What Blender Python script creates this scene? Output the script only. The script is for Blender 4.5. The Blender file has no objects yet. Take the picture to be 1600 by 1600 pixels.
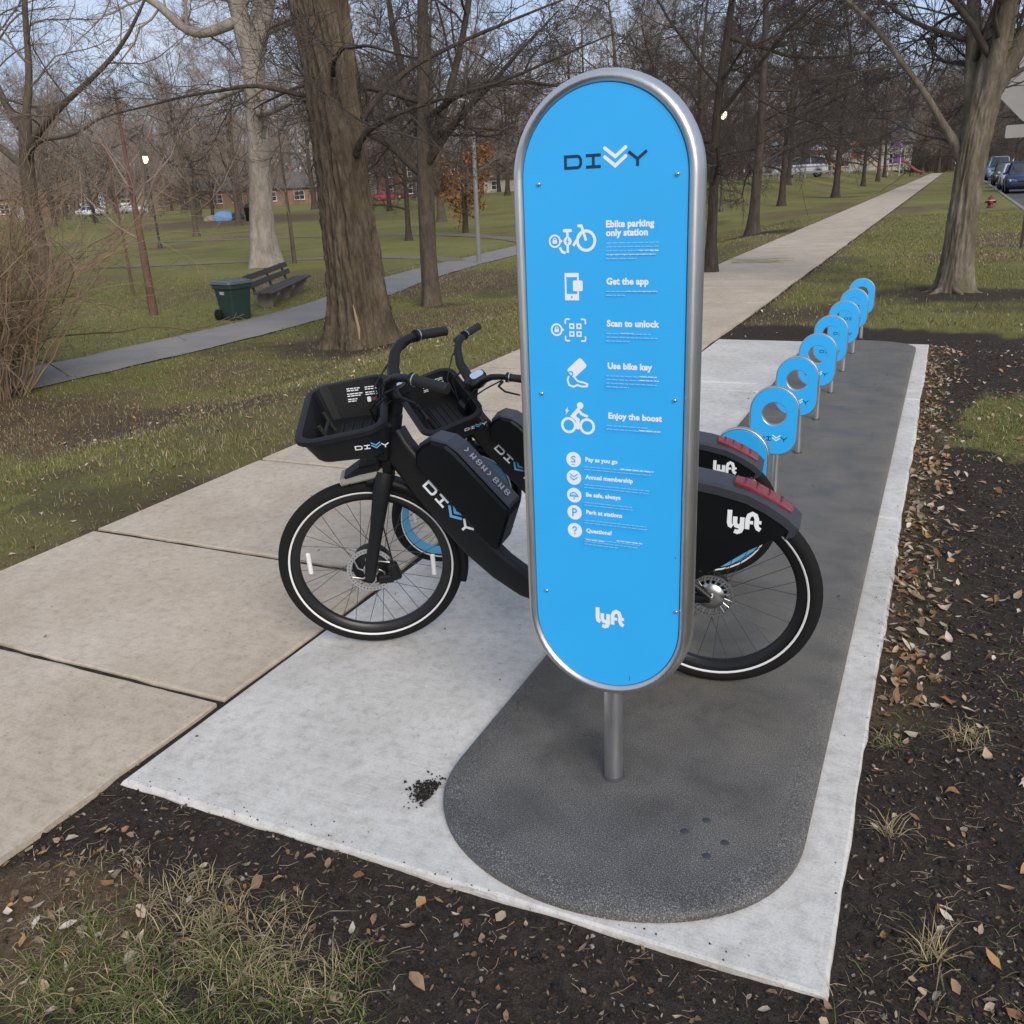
import bpy, math, random
import numpy as np
from mathutils import Vector, Matrix, Euler

# ------------------------------------------------------------------ scene, camera, light
scene = bpy.context.scene
COL = scene.collection
R = math.radians

def make_camera():
    pitch, yaw, roll = 0.34882, 0.45002, 0.04966
    cy, sy, cp, sp = math.cos(yaw), math.sin(yaw), math.cos(pitch), math.sin(pitch)
    fwd = Vector((-sy * cp, cy * cp, -sp)); right = Vector((cy, sy, 0)); down = fwd.cross(right)
    cr, sr = math.cos(roll), math.sin(roll)
    r2 = cr * right + sr * down; d2 = -sr * right + cr * down
    m = Matrix((r2, -d2, -fwd)).transposed().to_4x4()
    m.translation = Vector((0, 0, 1.55))
    cam = bpy.data.cameras.new('camera'); cam.sensor_width = 36; cam.lens = 36 * 1406.5 / 1600
    cam.clip_start = .05; cam.clip_end = 2000
    o = bpy.data.objects.new('camera', cam); o.matrix_world = m; COL.objects.link(o); scene.camera = o
make_camera()

SUN_EL, SUN_ROT = R(32), R(135)
def make_world():
    w = bpy.data.worlds.new('World'); scene.world = w; w.use_nodes = True
    nt = w.node_tree; nt.nodes.clear(); N = nt.nodes.new; L = nt.links.new
    sky = N('ShaderNodeTexSky'); sky.sky_type = 'NISHITA'; sky.sun_disc = False
    sky.sun_elevation = SUN_EL; sky.sun_rotation = SUN_ROT
    sky.air_density = 1.0; sky.dust_density = .4; sky.ozone_density = 3.0
    tc = N('ShaderNodeTexCoord'); mp = N('ShaderNodeMapping'); mp.inputs['Scale'].default_value = (1, 1, 3.2)
    no = N('ShaderNodeTexNoise'); no.inputs['Scale'].default_value = 2.6; no.inputs['Detail'].default_value = 7; no.inputs['Roughness'].default_value = .58
    rp = N('ShaderNodeValToRGB'); rp.color_ramp.elements[0].position = .46; rp.color_ramp.elements[1].position = .78
    m1 = N('ShaderNodeMix'); m1.data_type = 'RGBA'; m1.inputs[0].default_value = .72; m1.inputs[7].default_value = (4.6, 5.5, 7.5, 1)
    m2 = N('ShaderNodeMix'); m2.data_type = 'RGBA'; m2.inputs[7].default_value = (7.4, 7.6, 8.2, 1)
    bg = N('ShaderNodeBackground'); bg.inputs['Strength'].default_value = .072
    out = N('ShaderNodeOutputWorld')
    L(tc.outputs['Generated'], mp.inputs['Vector']); L(mp.outputs[0], no.inputs['Vector']); L(no.outputs['Fac'], rp.inputs[0])
    L(sky.outputs[0], m1.inputs[6]); L(rp.outputs[0], m2.inputs[0]); L(m1.outputs[2], m2.inputs[6]); L(m2.outputs[2], bg.inputs[0]); L(bg.outputs[0], out.inputs[0])
make_world()

def make_sun():
    s = bpy.data.lights.new('sun', 'SUN'); s.energy = 1.5; s.angle = R(30); s.color = (1, .91, .80)
    o = bpy.data.objects.new('sun', s); COL.objects.link(o)
    d = Vector((math.sin(SUN_ROT) * math.cos(SUN_EL), math.cos(SUN_ROT) * math.cos(SUN_EL), math.sin(SUN_EL)))
    o.rotation_euler = d.to_track_quat('Z', 'Y').to_euler(); o.location = d * 40
make_sun()
scene.view_settings.view_transform = 'Standard'; scene.view_settings.look = 'None'
scene.view_settings.exposure = 0.76; scene.view_settings.gamma = 1.0; scene.view_settings.use_curve_mapping = False
scene.render.engine = 'CYCLES'
scene.cycles.use_denoising = True; scene.cycles.max_bounces = 6

# ------------------------------------------------------------------ small helpers
def tag(o, label=None, cat=None, group=None, kind=None):
    if label: o['label'] = label
    if cat: o['category'] = cat
    if group: o['group'] = group
    if kind: o['kind'] = kind
    return o

def thing(name, label, cat, loc=(0, 0, 0), rot=(0, 0, 0), group=None):
    o = bpy.data.objects.new(name, None); COL.objects.link(o)
    o.location = loc; o.rotation_euler = rot; o.empty_display_size = .1
    return tag(o, label, cat, group)

def obj(name, me, parent=None, mat=None):
    if mat is not None and not me.materials: me.materials.append(mat)
    o = bpy.data.objects.new(name, me); COL.objects.link(o)
    if parent is not None: o.parent = parent
    return o

def copy_tree(o, parent=None):
    c = o.copy(); COL.objects.link(c)
    if parent is not None: c.parent = parent
    for ch in [x for x in o.children]: copy_tree(ch, c)
    return c

def np_mesh(name, V, F, smooth=False, mat=None, attr=None, col=None):
    """V (n,3), F list of arrays (m,k) with constant k each"""
    me = bpy.data.meshes.new(name)
    V = np.ascontiguousarray(V, dtype=np.float32); F = [np.asarray(f, dtype=np.int32) for f in F if len(f)]
    me.vertices.add(len(V)); me.vertices.foreach_set('co', V.ravel())
    tot = sum(f.size for f in F); npoly = sum(len(f) for f in F)
    me.loops.add(tot); me.loops.foreach_set('vertex_index', np.concatenate([f.ravel() for f in F]))
    me.polygons.add(npoly)
    lt = np.concatenate([np.full(len(f), f.shape[1], np.int32) for f in F])
    ls = np.concatenate([[0], np.cumsum(lt)[:-1]]).astype(np.int32)
    me.polygons.foreach_set('loop_start', ls); me.polygons.foreach_set('loop_total', lt)
    if smooth: me.polygons.foreach_set('use_smooth', np.ones(npoly, bool))
    for k, a in (attr or {}).items():
        at = me.attributes.new(k, 'FLOAT', 'POINT'); at.data.foreach_set('value', np.ascontiguousarray(a, dtype=np.float32))
    if col is not None:
        at = me.attributes.new('col', 'FLOAT_COLOR', 'POINT')
        c4 = np.ones((len(V), 4), np.float32); c4[:, :3] = col; at.data.foreach_set('color', c4.ravel())
    me.update(calc_edges=True); me.validate()
    if mat is not None: me.materials.append(mat)
    return me

class MB:
    """collects shapes into one mesh"""
    def __init__(s): s.v = []; s.f = []; s.sm = []
    def add(s, V, F, smooth=False):
        b = len(s.v); s.v += [tuple(map(float, p)) for p in V]
        for f in F: s.f.append([b + i for i in f]); s.sm.append(smooth)
        return s
    def box(s, c, d, M=None, bev=0.0):
        x, y, z = [k / 2 for k in d]
        if bev <= 0:
            V = [(-x, -y, -z), (x, -y, -z), (x, y, -z), (-x, y, -z), (-x, -y, z), (x, -y, z), (x, y, z), (-x, y, z)]
            F = [(3, 2, 1, 0), (4, 5, 6, 7), (0, 1, 5, 4), (1, 2, 6, 5), (2, 3, 7, 6), (3, 0, 4, 7)]
        else:
            b = min(bev, x * .9, y * .9, z * .9); V = []
            def ring(xx, yy, zz): return [(-xx, -yy, zz), (xx, -yy, zz), (xx, yy, zz), (-xx, yy, zz)]
            def oct(xx, yy, zz): return [(-xx + b, -yy, zz), (xx - b, -yy, zz), (xx, -yy + b, zz), (xx, yy - b, zz), (xx - b, yy, zz), (-xx + b, yy, zz), (-xx, yy - b, zz), (-xx, -yy + b, zz)]
            V = ring(x - b, y - b, -z) + oct(x, y, -z + b) + oct(x, y, z - b) + ring(x - b, y - b, z)
            F = [(3, 2, 1, 0), (20, 21, 22, 23)]
            for i in range(8): F.append((4 + i, 4 + (i + 1) % 8, 12 + (i + 1) % 8, 12 + i))
            for k in range(4):
                a0, a1 = (2 * k, 2 * k + 1); n = (k + 1) % 4
                F.append((k, n, 4 + a1, 4 + a0)); F.append((n, 4 + (a1 + 1) % 8, 4 + a1))
                F.append((12 + a0, 12 + a1, 20 + n, 20 + k)); F.append((12 + a1, 12 + (a1 + 1) % 8, 20 + n))
        if M is None: M = Matrix.Identity(3)
        V = [Vector(c) + M @ Vector(p) for p in V]
        return s.add(V, F)
    def tube(s, P, r, n=10, caps=True, flat=1.0, up=(0, 0, 1), smooth=True):
        P = [Vector(p) for p in P]; k = len(P)
        if not hasattr(r, '__len__'): r = [r] * k
        T = [(P[min(i + 1, k - 1)] - P[max(i - 1, 0)]).normalized() for i in range(k)]
        u = Vector(up)
        if abs(u.dot(T[0])) > .95: u = Vector((1, 0, 0)) if abs(T[0].x) < .9 else Vector((0, 1, 0))
        a = T[0].cross(u).normalized(); V = []; F = []
        for i in range(k):
            a = (a - T[i] * a.dot(T[i])).normalized(); b = T[i].cross(a)
            for j in range(n):
                t = 2 * math.pi * j / n
                V.append(P[i] + a * (r[i] * math.cos(t) * flat) + b * (r[i] * math.sin(t)))
        for i in range(k - 1):
            for j in range(n): F.append((i * n + j, i * n + (j + 1) % n, (i + 1) * n + (j + 1) % n, (i + 1) * n + j))
        s.add(V, F, smooth)
        if caps:
            s.add(V[:n], [tuple(range(n))[::-1]]); s.add(V[-n:], [tuple(range(n))])
        return s
    def rings(s, RR, cap0=True, cap1=True, smooth=True, closed=True):
        n = len(RR[0]); V = [p for r in RR for p in r]; F = []
        for i in range(len(RR) - 1):
            for j in range(n if closed else n - 1): F.append((i * n + j, i * n + (j + 1) % n, (i + 1) * n + (j + 1) % n, (i + 1) * n + j))
        s.add(V, F, smooth)
        if cap0: s.add(RR[0], [tuple(range(n))[::-1]])
        if cap1: s.add(RR[-1], [tuple(range(n))])
        return s
    def lathe(s, prof, c=(0, 0, 0), axis='y', n=32, smooth=True, closed_prof=False):
        """prof: (r, h)"""
        RR = []
        for (r, h) in prof:
            ring = []
            for j in range(n):
                t = 2 * math.pi * j / n; a, b = r * math.cos(t), r * math.sin(t)
                p = {'y': (a, h, b), 'z': (a, b, h), 'x': (h, a, b)}[axis]
                ring.append((c[0] + p[0], c[1] + p[1], c[2] + p[2]))
            RR.append(ring)
        if closed_prof: RR.append(RR[0])
        return s.rings(RR, False, False, smooth)
    def prism(s, pts, w, bev=0.0, f=None):
        """polygon pts (a,b) extruded along the third axis by +-w; f maps (a,b,h)"""
        f = f or (lambda a, b, h: (a, h, b)); n = len(pts)
        if bev > 0:
            ins = inset(pts, bev)
            RR = [[f(a, b, -w) for a, b in ins], [f(a, b, -w + bev) for a, b in pts], [f(a, b, w - bev) for a, b in pts], [f(a, b, w) for a, b in ins]]
        else: RR = [[f(a, b, -w) for a, b in pts], [f(a, b, w) for a, b in pts]]
        return s.rings(RR, True, True, smooth=False)
    def build(s, name, mat, parent=None, fix=True):
        me = bpy.data.meshes.new(name); me.from_pydata(s.v, [], s.f)
        me.polygons.foreach_set('use_smooth', s.sm)
        if fix:
            import bmesh
            bm = bmesh.new(); bm.from_mesh(me); bmesh.ops.recalc_face_normals(bm, faces=bm.faces); bm.to_mesh(me); bm.free()
        me.update(); me.materials.append(mat)
        return obj(name, me, parent)

def inset(pts, d):
    n = len(pts); A = sum(pts[i][0] * pts[(i + 1) % n][1] - pts[(i + 1) % n][0] * pts[i][1] for i in range(n)); sg = 1 if A > 0 else -1
    out = []
    for i in range(n):
        p0, p1, p2 = Vector(pts[i - 1]), Vector(pts[i]), Vector(pts[(i + 1) % n])
        d1 = (p1 - p0).normalized(); d2 = (p2 - p1).normalized()
        n1 = Vector((-d1.y, d1.x)) * sg; n2 = Vector((-d2.y, d2.x)) * sg
        m = (n1 + n2); m = m.normalized() if m.length > 1e-6 else n1
        k = d / max(.4, m.dot(n1)); q = p1 + m * k; out.append((q.x, q.y))
    return out

def rrect(w, h, r, n=5):
    """rounded rectangle outline centred on 0"""
    out = []
    for cx, cy, a0 in ((w / 2 - r, h / 2 - r, 0), (-w / 2 + r, h / 2 - r, 90), (-w / 2 + r, -h / 2 + r, 180), (w / 2 - r, -h / 2 + r, 270)):
        for i in range(n + 1):
            a = R(a0 + 90 * i / n); out.append((cx + r * math.cos(a), cy + r * math.sin(a)))
    return out

class Decal:
    """flat print: shapes on a (u, v) surface, each lying a hair above the last"""
    def __init__(s, f, h=.0005, step=.00006): s.f = f; s.h = h; s.step = step; s.mb = MB()
    def _nh(s): s.h += s.step; return s.h
    def poly(s, pts):
        h = s._nh(); s.mb.add([s.f(u, v, h) for u, v in pts], [tuple(range(len(pts)))]); return s
    def disc(s, c, r, n=24): return s.poly([(c[0] + r * math.cos(2 * math.pi * i / n), c[1] + r * math.sin(2 * math.pi * i / n)) for i in range(n)])
    def ring(s, c, r, w, n=28): return s.stroke([(c[0] + r * math.cos(2 * math.pi * i / n), c[1] + r * math.sin(2 * math.pi * i / n)) for i in range(n)], w, True)
    def stroke(s, pts, w, closed=False, round_=False):
        h = s._nh(); n = len(pts); Lp = []; Rp = []
        for i in range(n):
            p = Vector(pts[i])
            if closed: a, b = Vector(pts[i - 1]), Vector(pts[(i + 1) % n])
            else: a, b = Vector(pts[max(i - 1, 0)]), Vector(pts[min(i + 1, n - 1)])
            d1 = (p - a); d2 = (b - p)
            d1 = d1.normalized() if d1.length > 1e-9 else d2.normalized(); d2 = d2.normalized() if d2.length > 1e-9 else d1
            n1 = Vector((-d1.y, d1.x)); n2 = Vector((-d2.y, d2.x)); m = (n1 + n2)
            m = m.normalized() if m.length > 1e-6 else n1
            k = w / 2 / max(.45, m.dot(n1)); Lp.append(p + m * k); Rp.append(p - m * k)
        V = [s.f(q.x, q.y, h) for q in Lp + Rp]
        F = [(i, (i + 1) % n, n + (i + 1) % n, n + i) for i in range(n if closed else n - 1)]
        s.mb.add(V, F)
        if round_ and not closed:
            for e, o in ((0, 1), (-1, -2)):
                p = Vector(pts[e]); d = (p - Vector(pts[o])).normalized(); a0 = math.atan2(d.y, d.x)
                s.mb.add([s.f(p.x + w / 2 * math.cos(a0 + R(-90 + 180 * i / 8)), p.y + w / 2 * math.sin(a0 + R(-90 + 180 * i / 8)), h) for i in range(9)], [tuple(range(9))])
        return s
    def build(s, name, mat, parent): return s.mb.build(name, mat, parent, fix=False)

def logo_letters(dark, light, s, ox=0, oy=0, w=.23):
    """D I (double chevron) Y"""
    q = lambda *p: [(ox + a * s, oy + b * s) for a, b in p]; W = w * s; e = w / 2
    dark.stroke(q((e, e), (1.05, e), (1.2, .16), (1.42 - e, .34), (1.42 - e, .66), (1.2, .84), (1.05, 1 - e), (e, 1 - e)), W, True)
    dark.stroke(q((1.72, e), (2.87, e)), W); dark.stroke(q((1.72, 1 - e), (2.87, 1 - e)), W); dark.stroke(q((2.295, e), (2.295, 1 - e)), W)
    dark.stroke(q((4.97, 1), (5.655, .48), (6.34, 1)), W); dark.stroke(q((5.655, .5), (5.655, 0)), W)
    light.stroke(q((3.18, 1.32), (3.97, .72), (4.76, 1.32)), W * 1.15, round_=True)
    light.stroke(q((3.18, .72), (3.97, .1), (4.76, .72)), W * 1.15, round_=True)

def logo_script(d, s, ox, oy):
    q = lambda *p: [(ox + a * s, oy + b * s) for a, b in p]; W = .19 * s
    d.stroke(q((.1, 1.0), (.1, .42), (.14, .3), (.24, .25)), W * 1.05)
    d.stroke(q((.34, .72), (.34, .42), (.40, .31), (.5, .28), (.6, .33), (.64, .42)), W)
    d.stroke(q((.64, .72), (.64, .22), (.58, .08), (.46, .02), (.33, .06)), W)
    d.stroke(q((.86, .2), (.86, .66), (.92, .84), (1.05, .92), (1.18, .86), (1.24, .7), (1.24, .42), (1.3, .28), (1.42, .22)), W)
    d.stroke(q((.86, .52), (1.1, .52)), W * .8); d.stroke(q((1.24, .56), (1.44, .56)), W * .8)

def text(body, size, f, parent, mat, name, u, v, bold=.0):
    """real lettering laid in the (u,v) surface"""
    cu = bpy.data.curves.new(name, 'FONT'); cu.body = body; cu.size = size; cu.offset = bold; cu.resolution_u = 3; cu.space_character = 1.03
    cu.materials.append(mat)
    tmp = bpy.data.objects.new(name, cu); COL.objects.link(tmp)
    me = bpy.data.meshes.new_from_object(tmp.evaluated_get(bpy.context.evaluated_depsgraph_get())); me.name = name
    bpy.data.objects.remove(tmp); bpy.data.curves.remove(cu)
    o = obj(name, me, parent)
    p0 = Vector(f(u, v, .0006)); ax = (Vector(f(u + 1, v, .0006)) - p0).normalized(); ay = (Vector(f(u, v + 1, .0006)) - p0).normalized()
    m = Matrix((ax, ay, ax.cross(ay))).transposed().to_4x4(); m.translation = p0; o.matrix_local = m
    return o

# ------------------------------------------------------------------ materials
def mat_new(name):
    m = bpy.data.materials.new(name); m.use_nodes = True
    return m, m.node_tree, m.node_tree.nodes['Principled BSDF']

def plain(name, col, rough=.6, metal=0.0, var=.12, scale=30, bump=0.0, emit=None, spec=.5, stretch=None):
    m, nt, b = mat_new(name); N = nt.nodes.new; L = nt.links.new
    tc = N('ShaderNodeTexCoord'); no = N('ShaderNodeTexNoise'); no.inputs['Scale'].default_value = scale; no.inputs['Detail'].default_value = 4
    if stretch:
        mp = N('ShaderNodeMapping'); mp.inputs['Scale'].default_value = stretch; L(tc.outputs['Object'], mp.inputs[0]); L(mp.outputs[0], no.inputs['Vector'])
    else: L(tc.outputs['Object'], no.inputs['Vector'])
    mx = N('ShaderNodeMix'); mx.data_type = 'RGBA'
    mx.inputs[6].default_value = (*[c * (1 - var) for c in col], 1); mx.inputs[7].default_value = (*[min(1, c * (1 + var)) for c in col], 1)
    L(no.outputs['Fac'], mx.inputs[0]); L(mx.outputs[2], b.inputs['Base Color'])
    b.inputs['Metallic'].default_value = metal; b.inputs['Specular IOR Level'].default_value = spec
    mr = N('ShaderNodeMapRange'); mr.inputs[3].default_value = max(.02, rough - .08); mr.inputs[4].default_value = min(1, rough + .08)
    L(no.outputs['Fac'], mr.inputs[0]); L(mr.outputs[0], b.inputs['Roughness'])
    if bump:
        bp = N('ShaderNodeBump'); bp.inputs['Strength'].default_value = bump; bp.inputs['Distance'].default_value = .01; L(no.outputs['Fac'], bp.inputs['Height']); L(bp.outputs[0], b.inputs['Normal'])
    if emit:
        b.inputs['Emission Color'].default_value = (*emit[0], 1); b.inputs['Emission Strength'].default_value = emit[1]
    return m

def ramp_node(nt, stops):
    r = nt.nodes.new('ShaderNodeValToRGB'); cr = r.color_ramp
    while len(cr.elements) > 1: cr.elements.remove(cr.elements[-1])
    cr.elements[0].position, cr.elements[0].color = stops[0][0], (*stops[0][1], 1)
    for p, c in stops[1:]: e = cr.elements.new(p); e.color = (*c, 1)
    return r

def noise_node(nt, vec, scale, detail=5, rough=.55, dist=0.0):
    n = nt.nodes.new('ShaderNodeTexNoise'); n.inputs['Scale'].default_value = scale; n.inputs['Detail'].default_value = detail; n.inputs['Roughness'].default_value = rough; n.inputs['Distortion'].default_value = dist
    nt.links.new(vec, n.inputs['Vector']); return n

def mix_node(nt, fac, a, b, mode='MIX'):
    m = nt.nodes.new('ShaderNodeMix'); m.data_type = 'RGBA'; m.blend_type = mode
    for sock, val in ((0, fac), (6, a), (7, b)):
        if isinstance(val, (int, float)): m.inputs[sock].default_value = val
        elif isinstance(val, tuple): m.inputs[sock].default_value = (*val, 1)
        else: nt.links.new(val, m.inputs[sock])
    return m.outputs[2]

def bump_node(nt, h, strength, dist, prev=None):
    b = nt.nodes.new('ShaderNodeBump'); b.inputs['Strength'].default_value = strength; b.inputs['Distance'].default_value = dist
    nt.links.new(h, b.inputs['Height'])
    if prev is not None: nt.links.new(prev, b.inputs['Normal'])
    return b.outputs[0]

def concrete(name, c0, c1, c2, blotch=.5, speck=.5):
    m, nt, b = mat_new(name); L = nt.links.new
    g = nt.nodes.new('ShaderNodeNewGeometry').outputs['Position']
    big = noise_node(nt, g, 1.6, 8, .72, .3); mid = noise_node(nt, g, 24, 6, .7);
    mp = nt.nodes.new('ShaderNodeMapping'); mp.inputs['Scale'].default_value = (5, 170, 5); L(g, mp.inputs[0]); brush = noise_node(nt, mp.outputs[0], 1.0, 3, .6)
    fine = noise_node(nt, g, 160, 3, .6); tiny = noise_node(nt, g, 420, 2)
    r1 = ramp_node(nt, [(.3, c0), (.5, c1), (.7, c2)]); L(big.outputs['Fac'], r1.inputs[0])
    r2 = ramp_node(nt, [(.32, (.74, .73, .71)), (.5, (1, 1, 1)), (.72, (1.14, 1.14, 1.15))]); L(mid.outputs['Fac'], r2.inputs[0])
    c = mix_node(nt, blotch, r1.outputs[0], r2.outputs[0], 'MULTIPLY')
    r3 = ramp_node(nt, [(.32, (.72, .71, .7)), (.48, (1, 1, 1)), (.7, (1.1, 1.1, 1.1))]); L(fine.outputs['Fac'], r3.inputs[0])
    c = mix_node(nt, speck, c, r3.outputs[0], 'MULTIPLY')
    # rare dark specks and small stains
    sp = noise_node(nt, g, 38, 2, .5); r4 = ramp_node(nt, [(.0, (.55, .53, .5)), (.26, (.62, .6, .57)), (.3, (1, 1, 1))]); L(sp.outputs['Fac'], r4.inputs[0])
    c = mix_node(nt, .7, c, r4.outputs[0], 'MULTIPLY')
    r5 = ramp_node(nt, [(.3, (.86, .86, .86)), (.6, (1.06, 1.06, 1.06))]); L(brush.outputs['Fac'], r5.inputs[0]); c = mix_node(nt, .5, c, r5.outputs[0], 'MULTIPLY')
    L(c, b.inputs['Base Color']); b.inputs['Roughness'].default_value = .85; b.inputs['Specular IOR Level'].default_value = .3
    n = bump_node(nt, fine.outputs['Fac'], .35, .003); n = bump_node(nt, brush.outputs['Fac'], .25, .002, n); n = bump_node(nt, tiny.outputs['Fac'], .2, .001, n); L(n, b.inputs['Normal'])
    return m

M = {}
M['sidewalk'] = concrete('old beige concrete', (.425, .343, .252), (.505, .422, .32), (.59, .50, .388), .75, .55)
M['pad'] = concrete('new pale concrete', (.48, .452, .40), (.60, .572, .52), (.69, .665, .615), .8, .5)

def mat_mat():
    m, nt, b = mat_new('dark dock base'); L = nt.links.new
    g = nt.nodes.new('ShaderNodeNewGeometry').outputs['Position']
    fine = noise_node(nt, g, 300, 2, .7); mid = noise_node(nt, g, 4.5, 8, .66, .3); big = noise_node(nt, g, 2.2, 4, .6, .5)
    sx = nt.nodes.new('ShaderNodeSeparateXYZ'); L(g, sx.inputs[0])
    # wear: the near end is darker, bluish and flecked with pale grit; farther along it is scuffed smooth and grey-brown
    a = nt.nodes.new('ShaderNodeMath'); a.operation = 'MULTIPLY_ADD'; L(big.outputs['Fac'], a.inputs[0]); a.inputs[1].default_value = 1.1; L(sx.outputs[1], a.inputs[2])
    mr = nt.nodes.new('ShaderNodeMapRange'); L(a.outputs[0], mr.inputs[0]); mr.inputs[1].default_value = 2.2; mr.inputs[2].default_value = 3.1
    near = ramp_node(nt, [(.36, (.046, .043, .040)), (.5, (.092, .088, .083)), (.6, (.165, .16, .153)), (.69, (.36, .35, .34))]); L(fine.outputs['Fac'], near.inputs[0])
    far = ramp_node(nt, [(.34, (.082, .073, .059)), (.5, (.130, .118, .098)), (.62, (.185, .17, .145)), (.72, (.28, .26, .225))]); L(fine.outputs['Fac'], far.inputs[0])
    c = mix_node(nt, mr.outputs[0], near.outputs[0], far.outputs[0])
    r = ramp_node(nt, [(.3, (.58, .56, .52)), (.5, (1, 1, 1)), (.72, (1.35, 1.34, 1.32))]); L(mid.outputs['Fac'], r.inputs[0])
    c = mix_node(nt, .75, c, r.outputs[0], 'MULTIPLY')
    L(c, b.inputs['Base Color']); mr2 = nt.nodes.new('ShaderNodeMapRange'); L(mid.outputs['Fac'], mr2.inputs[0]); mr2.inputs[1].default_value = .35; mr2.inputs[2].default_value = .62; mr2.inputs[3].default_value = .36; mr2.inputs[4].default_value = .8; L(mr2.outputs[0], b.inputs['Roughness']); b.inputs['Specular IOR Level'].default_value = .45
    n = bump_node(nt, fine.outputs['Fac'], .5, .003); L(n, b.inputs['Normal'])
    return m
M['dock'] = mat_mat()

def ground_mat():
    m, nt, b = mat_new('park ground'); L = nt.links.new
    g = nt.nodes.new('ShaderNodeNewGeometry').outputs['Position']
    at = nt.nodes.new('ShaderNodeAttribute'); at.attribute_name = 'soil'; ad = nt.nodes.new('ShaderNodeAttribute'); ad.attribute_name = 'dry'
    big = noise_node(nt, g, .35, 6, .6); mid = noise_node(nt, g, 3.5, 6, .7, .3); fine = noise_node(nt, g, 38, 5, .7); tiny = noise_node(nt, g, 190, 3, .7)
    gr = ramp_node(nt, [(.28, (.105, .102, .032)), (.45, (.178, .172, .054)), (.58, (.24, .222, .078)), (.75, (.34, .29, .145))])
    mixf = mix_node(nt, .5, mid.outputs['Fac'], fine.outputs['Fac']); mixf = mix_node(nt, .35, mixf, big.outputs['Fac']); L(mixf, gr.inputs[0])
    dr = ramp_node(nt, [(.3, (.075, .048, .028)), (.5, (.15, .10, .058)), (.66, (.24, .175, .105)), (.8, (.36, .29, .2))]); L(fine.outputs['Fac'], dr.inputs[0])
    so = ramp_node(nt, [(.3, (.020, .0155, .0125)), (.46, (.044, .0345, .0275)), (.6, (.076, .060, .047)), (.76, (.16, .13, .10))])
    sf = mix_node(nt, .45, fine.outputs['Fac'], tiny.outputs['Fac']); L(sf, so.inputs[0])
    def sharpen(sock, lo, hi, amt):
        a = nt.nodes.new('ShaderNodeMath'); a.operation = 'MULTIPLY_ADD'; L(fine.outputs['Fac'], a.inputs[0]); a.inputs[1].default_value = amt; L(sock, a.inputs[2])
        r = nt.nodes.new('ShaderNodeMapRange'); L(a.outputs[0], r.inputs[0]); r.inputs[1].default_value = lo; r.inputs[2].default_value = hi; return r.outputs[0]
    c = mix_node(nt, sharpen(ad.outputs['Fac'], .72, 1.25, .9), gr.outputs[0], dr.outputs[0])
    c = mix_node(nt, sharpen(at.outputs['Fac'], .78, 1.28, .9), c, so.outputs[0])
    L(c, b.inputs['Base Color']); b.inputs['Roughness'].default_value = .95; b.inputs['Specular IOR Level'].default_value = .15
    n = bump_node(nt, fine.outputs['Fac'], .9, .03); n = bump_node(nt, tiny.outputs['Fac'], .7, .008, n); L(n, b.inputs['Normal'])
    return m
M['ground'] = ground_mat()

def asphalt(name, c0, c1):
    m, nt, b = mat_new(name); L = nt.links.new
    g = nt.nodes.new('ShaderNodeNewGeometry').outputs['Position']
    fine = noise_node(nt, g, 120, 4, .7); big = noise_node(nt, g, .9, 5, .6)
    r = ramp_node(nt, [(.3, c0), (.7, c1)]); L(mix_node(nt, .55, fine.outputs['Fac'], big.outputs['Fac']), r.inputs[0]); L(r.outputs[0], b.inputs['Base Color'])
    b.inputs['Roughness'].default_value = .85; L(bump_node(nt, fine.outputs['Fac'], .5, .006), b.inputs['Normal']); return m
M['path'] = asphalt('worn grey path', (.17, .155, .14), (.31, .285, .26))
M['trail'] = asphalt('trodden trail', (.13, .11, .075), (.22, .19, .13))
M['road'] = asphalt('road asphalt', (.06, .058, .056), (.12, .115, .11))

def colattr(name, rough=.8, trans=0.0, bumpy=0):
    m, nt, b = mat_new(name); L = nt.links.new
    at = nt.nodes.new('ShaderNodeAttribute'); at.attribute_name = 'col'
    tc = nt.nodes.new('ShaderNodeTexCoord').outputs['Object']
    no = noise_node(nt, tc, 60, 4, .6); r = ramp_node(nt, [(.3, (.72, .7, .68)), (.55, (1, 1, 1)), (.75, (1.15, 1.13, 1.1))]); L(no.outputs['Fac'], r.inputs[0])
    L(mix_node(nt, .8, at.outputs['Color'], r.outputs[0], 'MULTIPLY'), b.inputs['Base Color'])
    b.inputs['Roughness'].default_value = rough; b.inputs['Specular IOR Level'].default_value = .25
    if bumpy: L(bump_node(nt, no.outputs['Fac'], .6, bumpy), b.inputs['Normal'])
    return m
M['blade'] = colattr('grass blades'); M['leaf'] = colattr('dead leaves', .8, bumpy=.004); M['clod'] = colattr('soil clods', .95, bumpy=.006)

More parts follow.
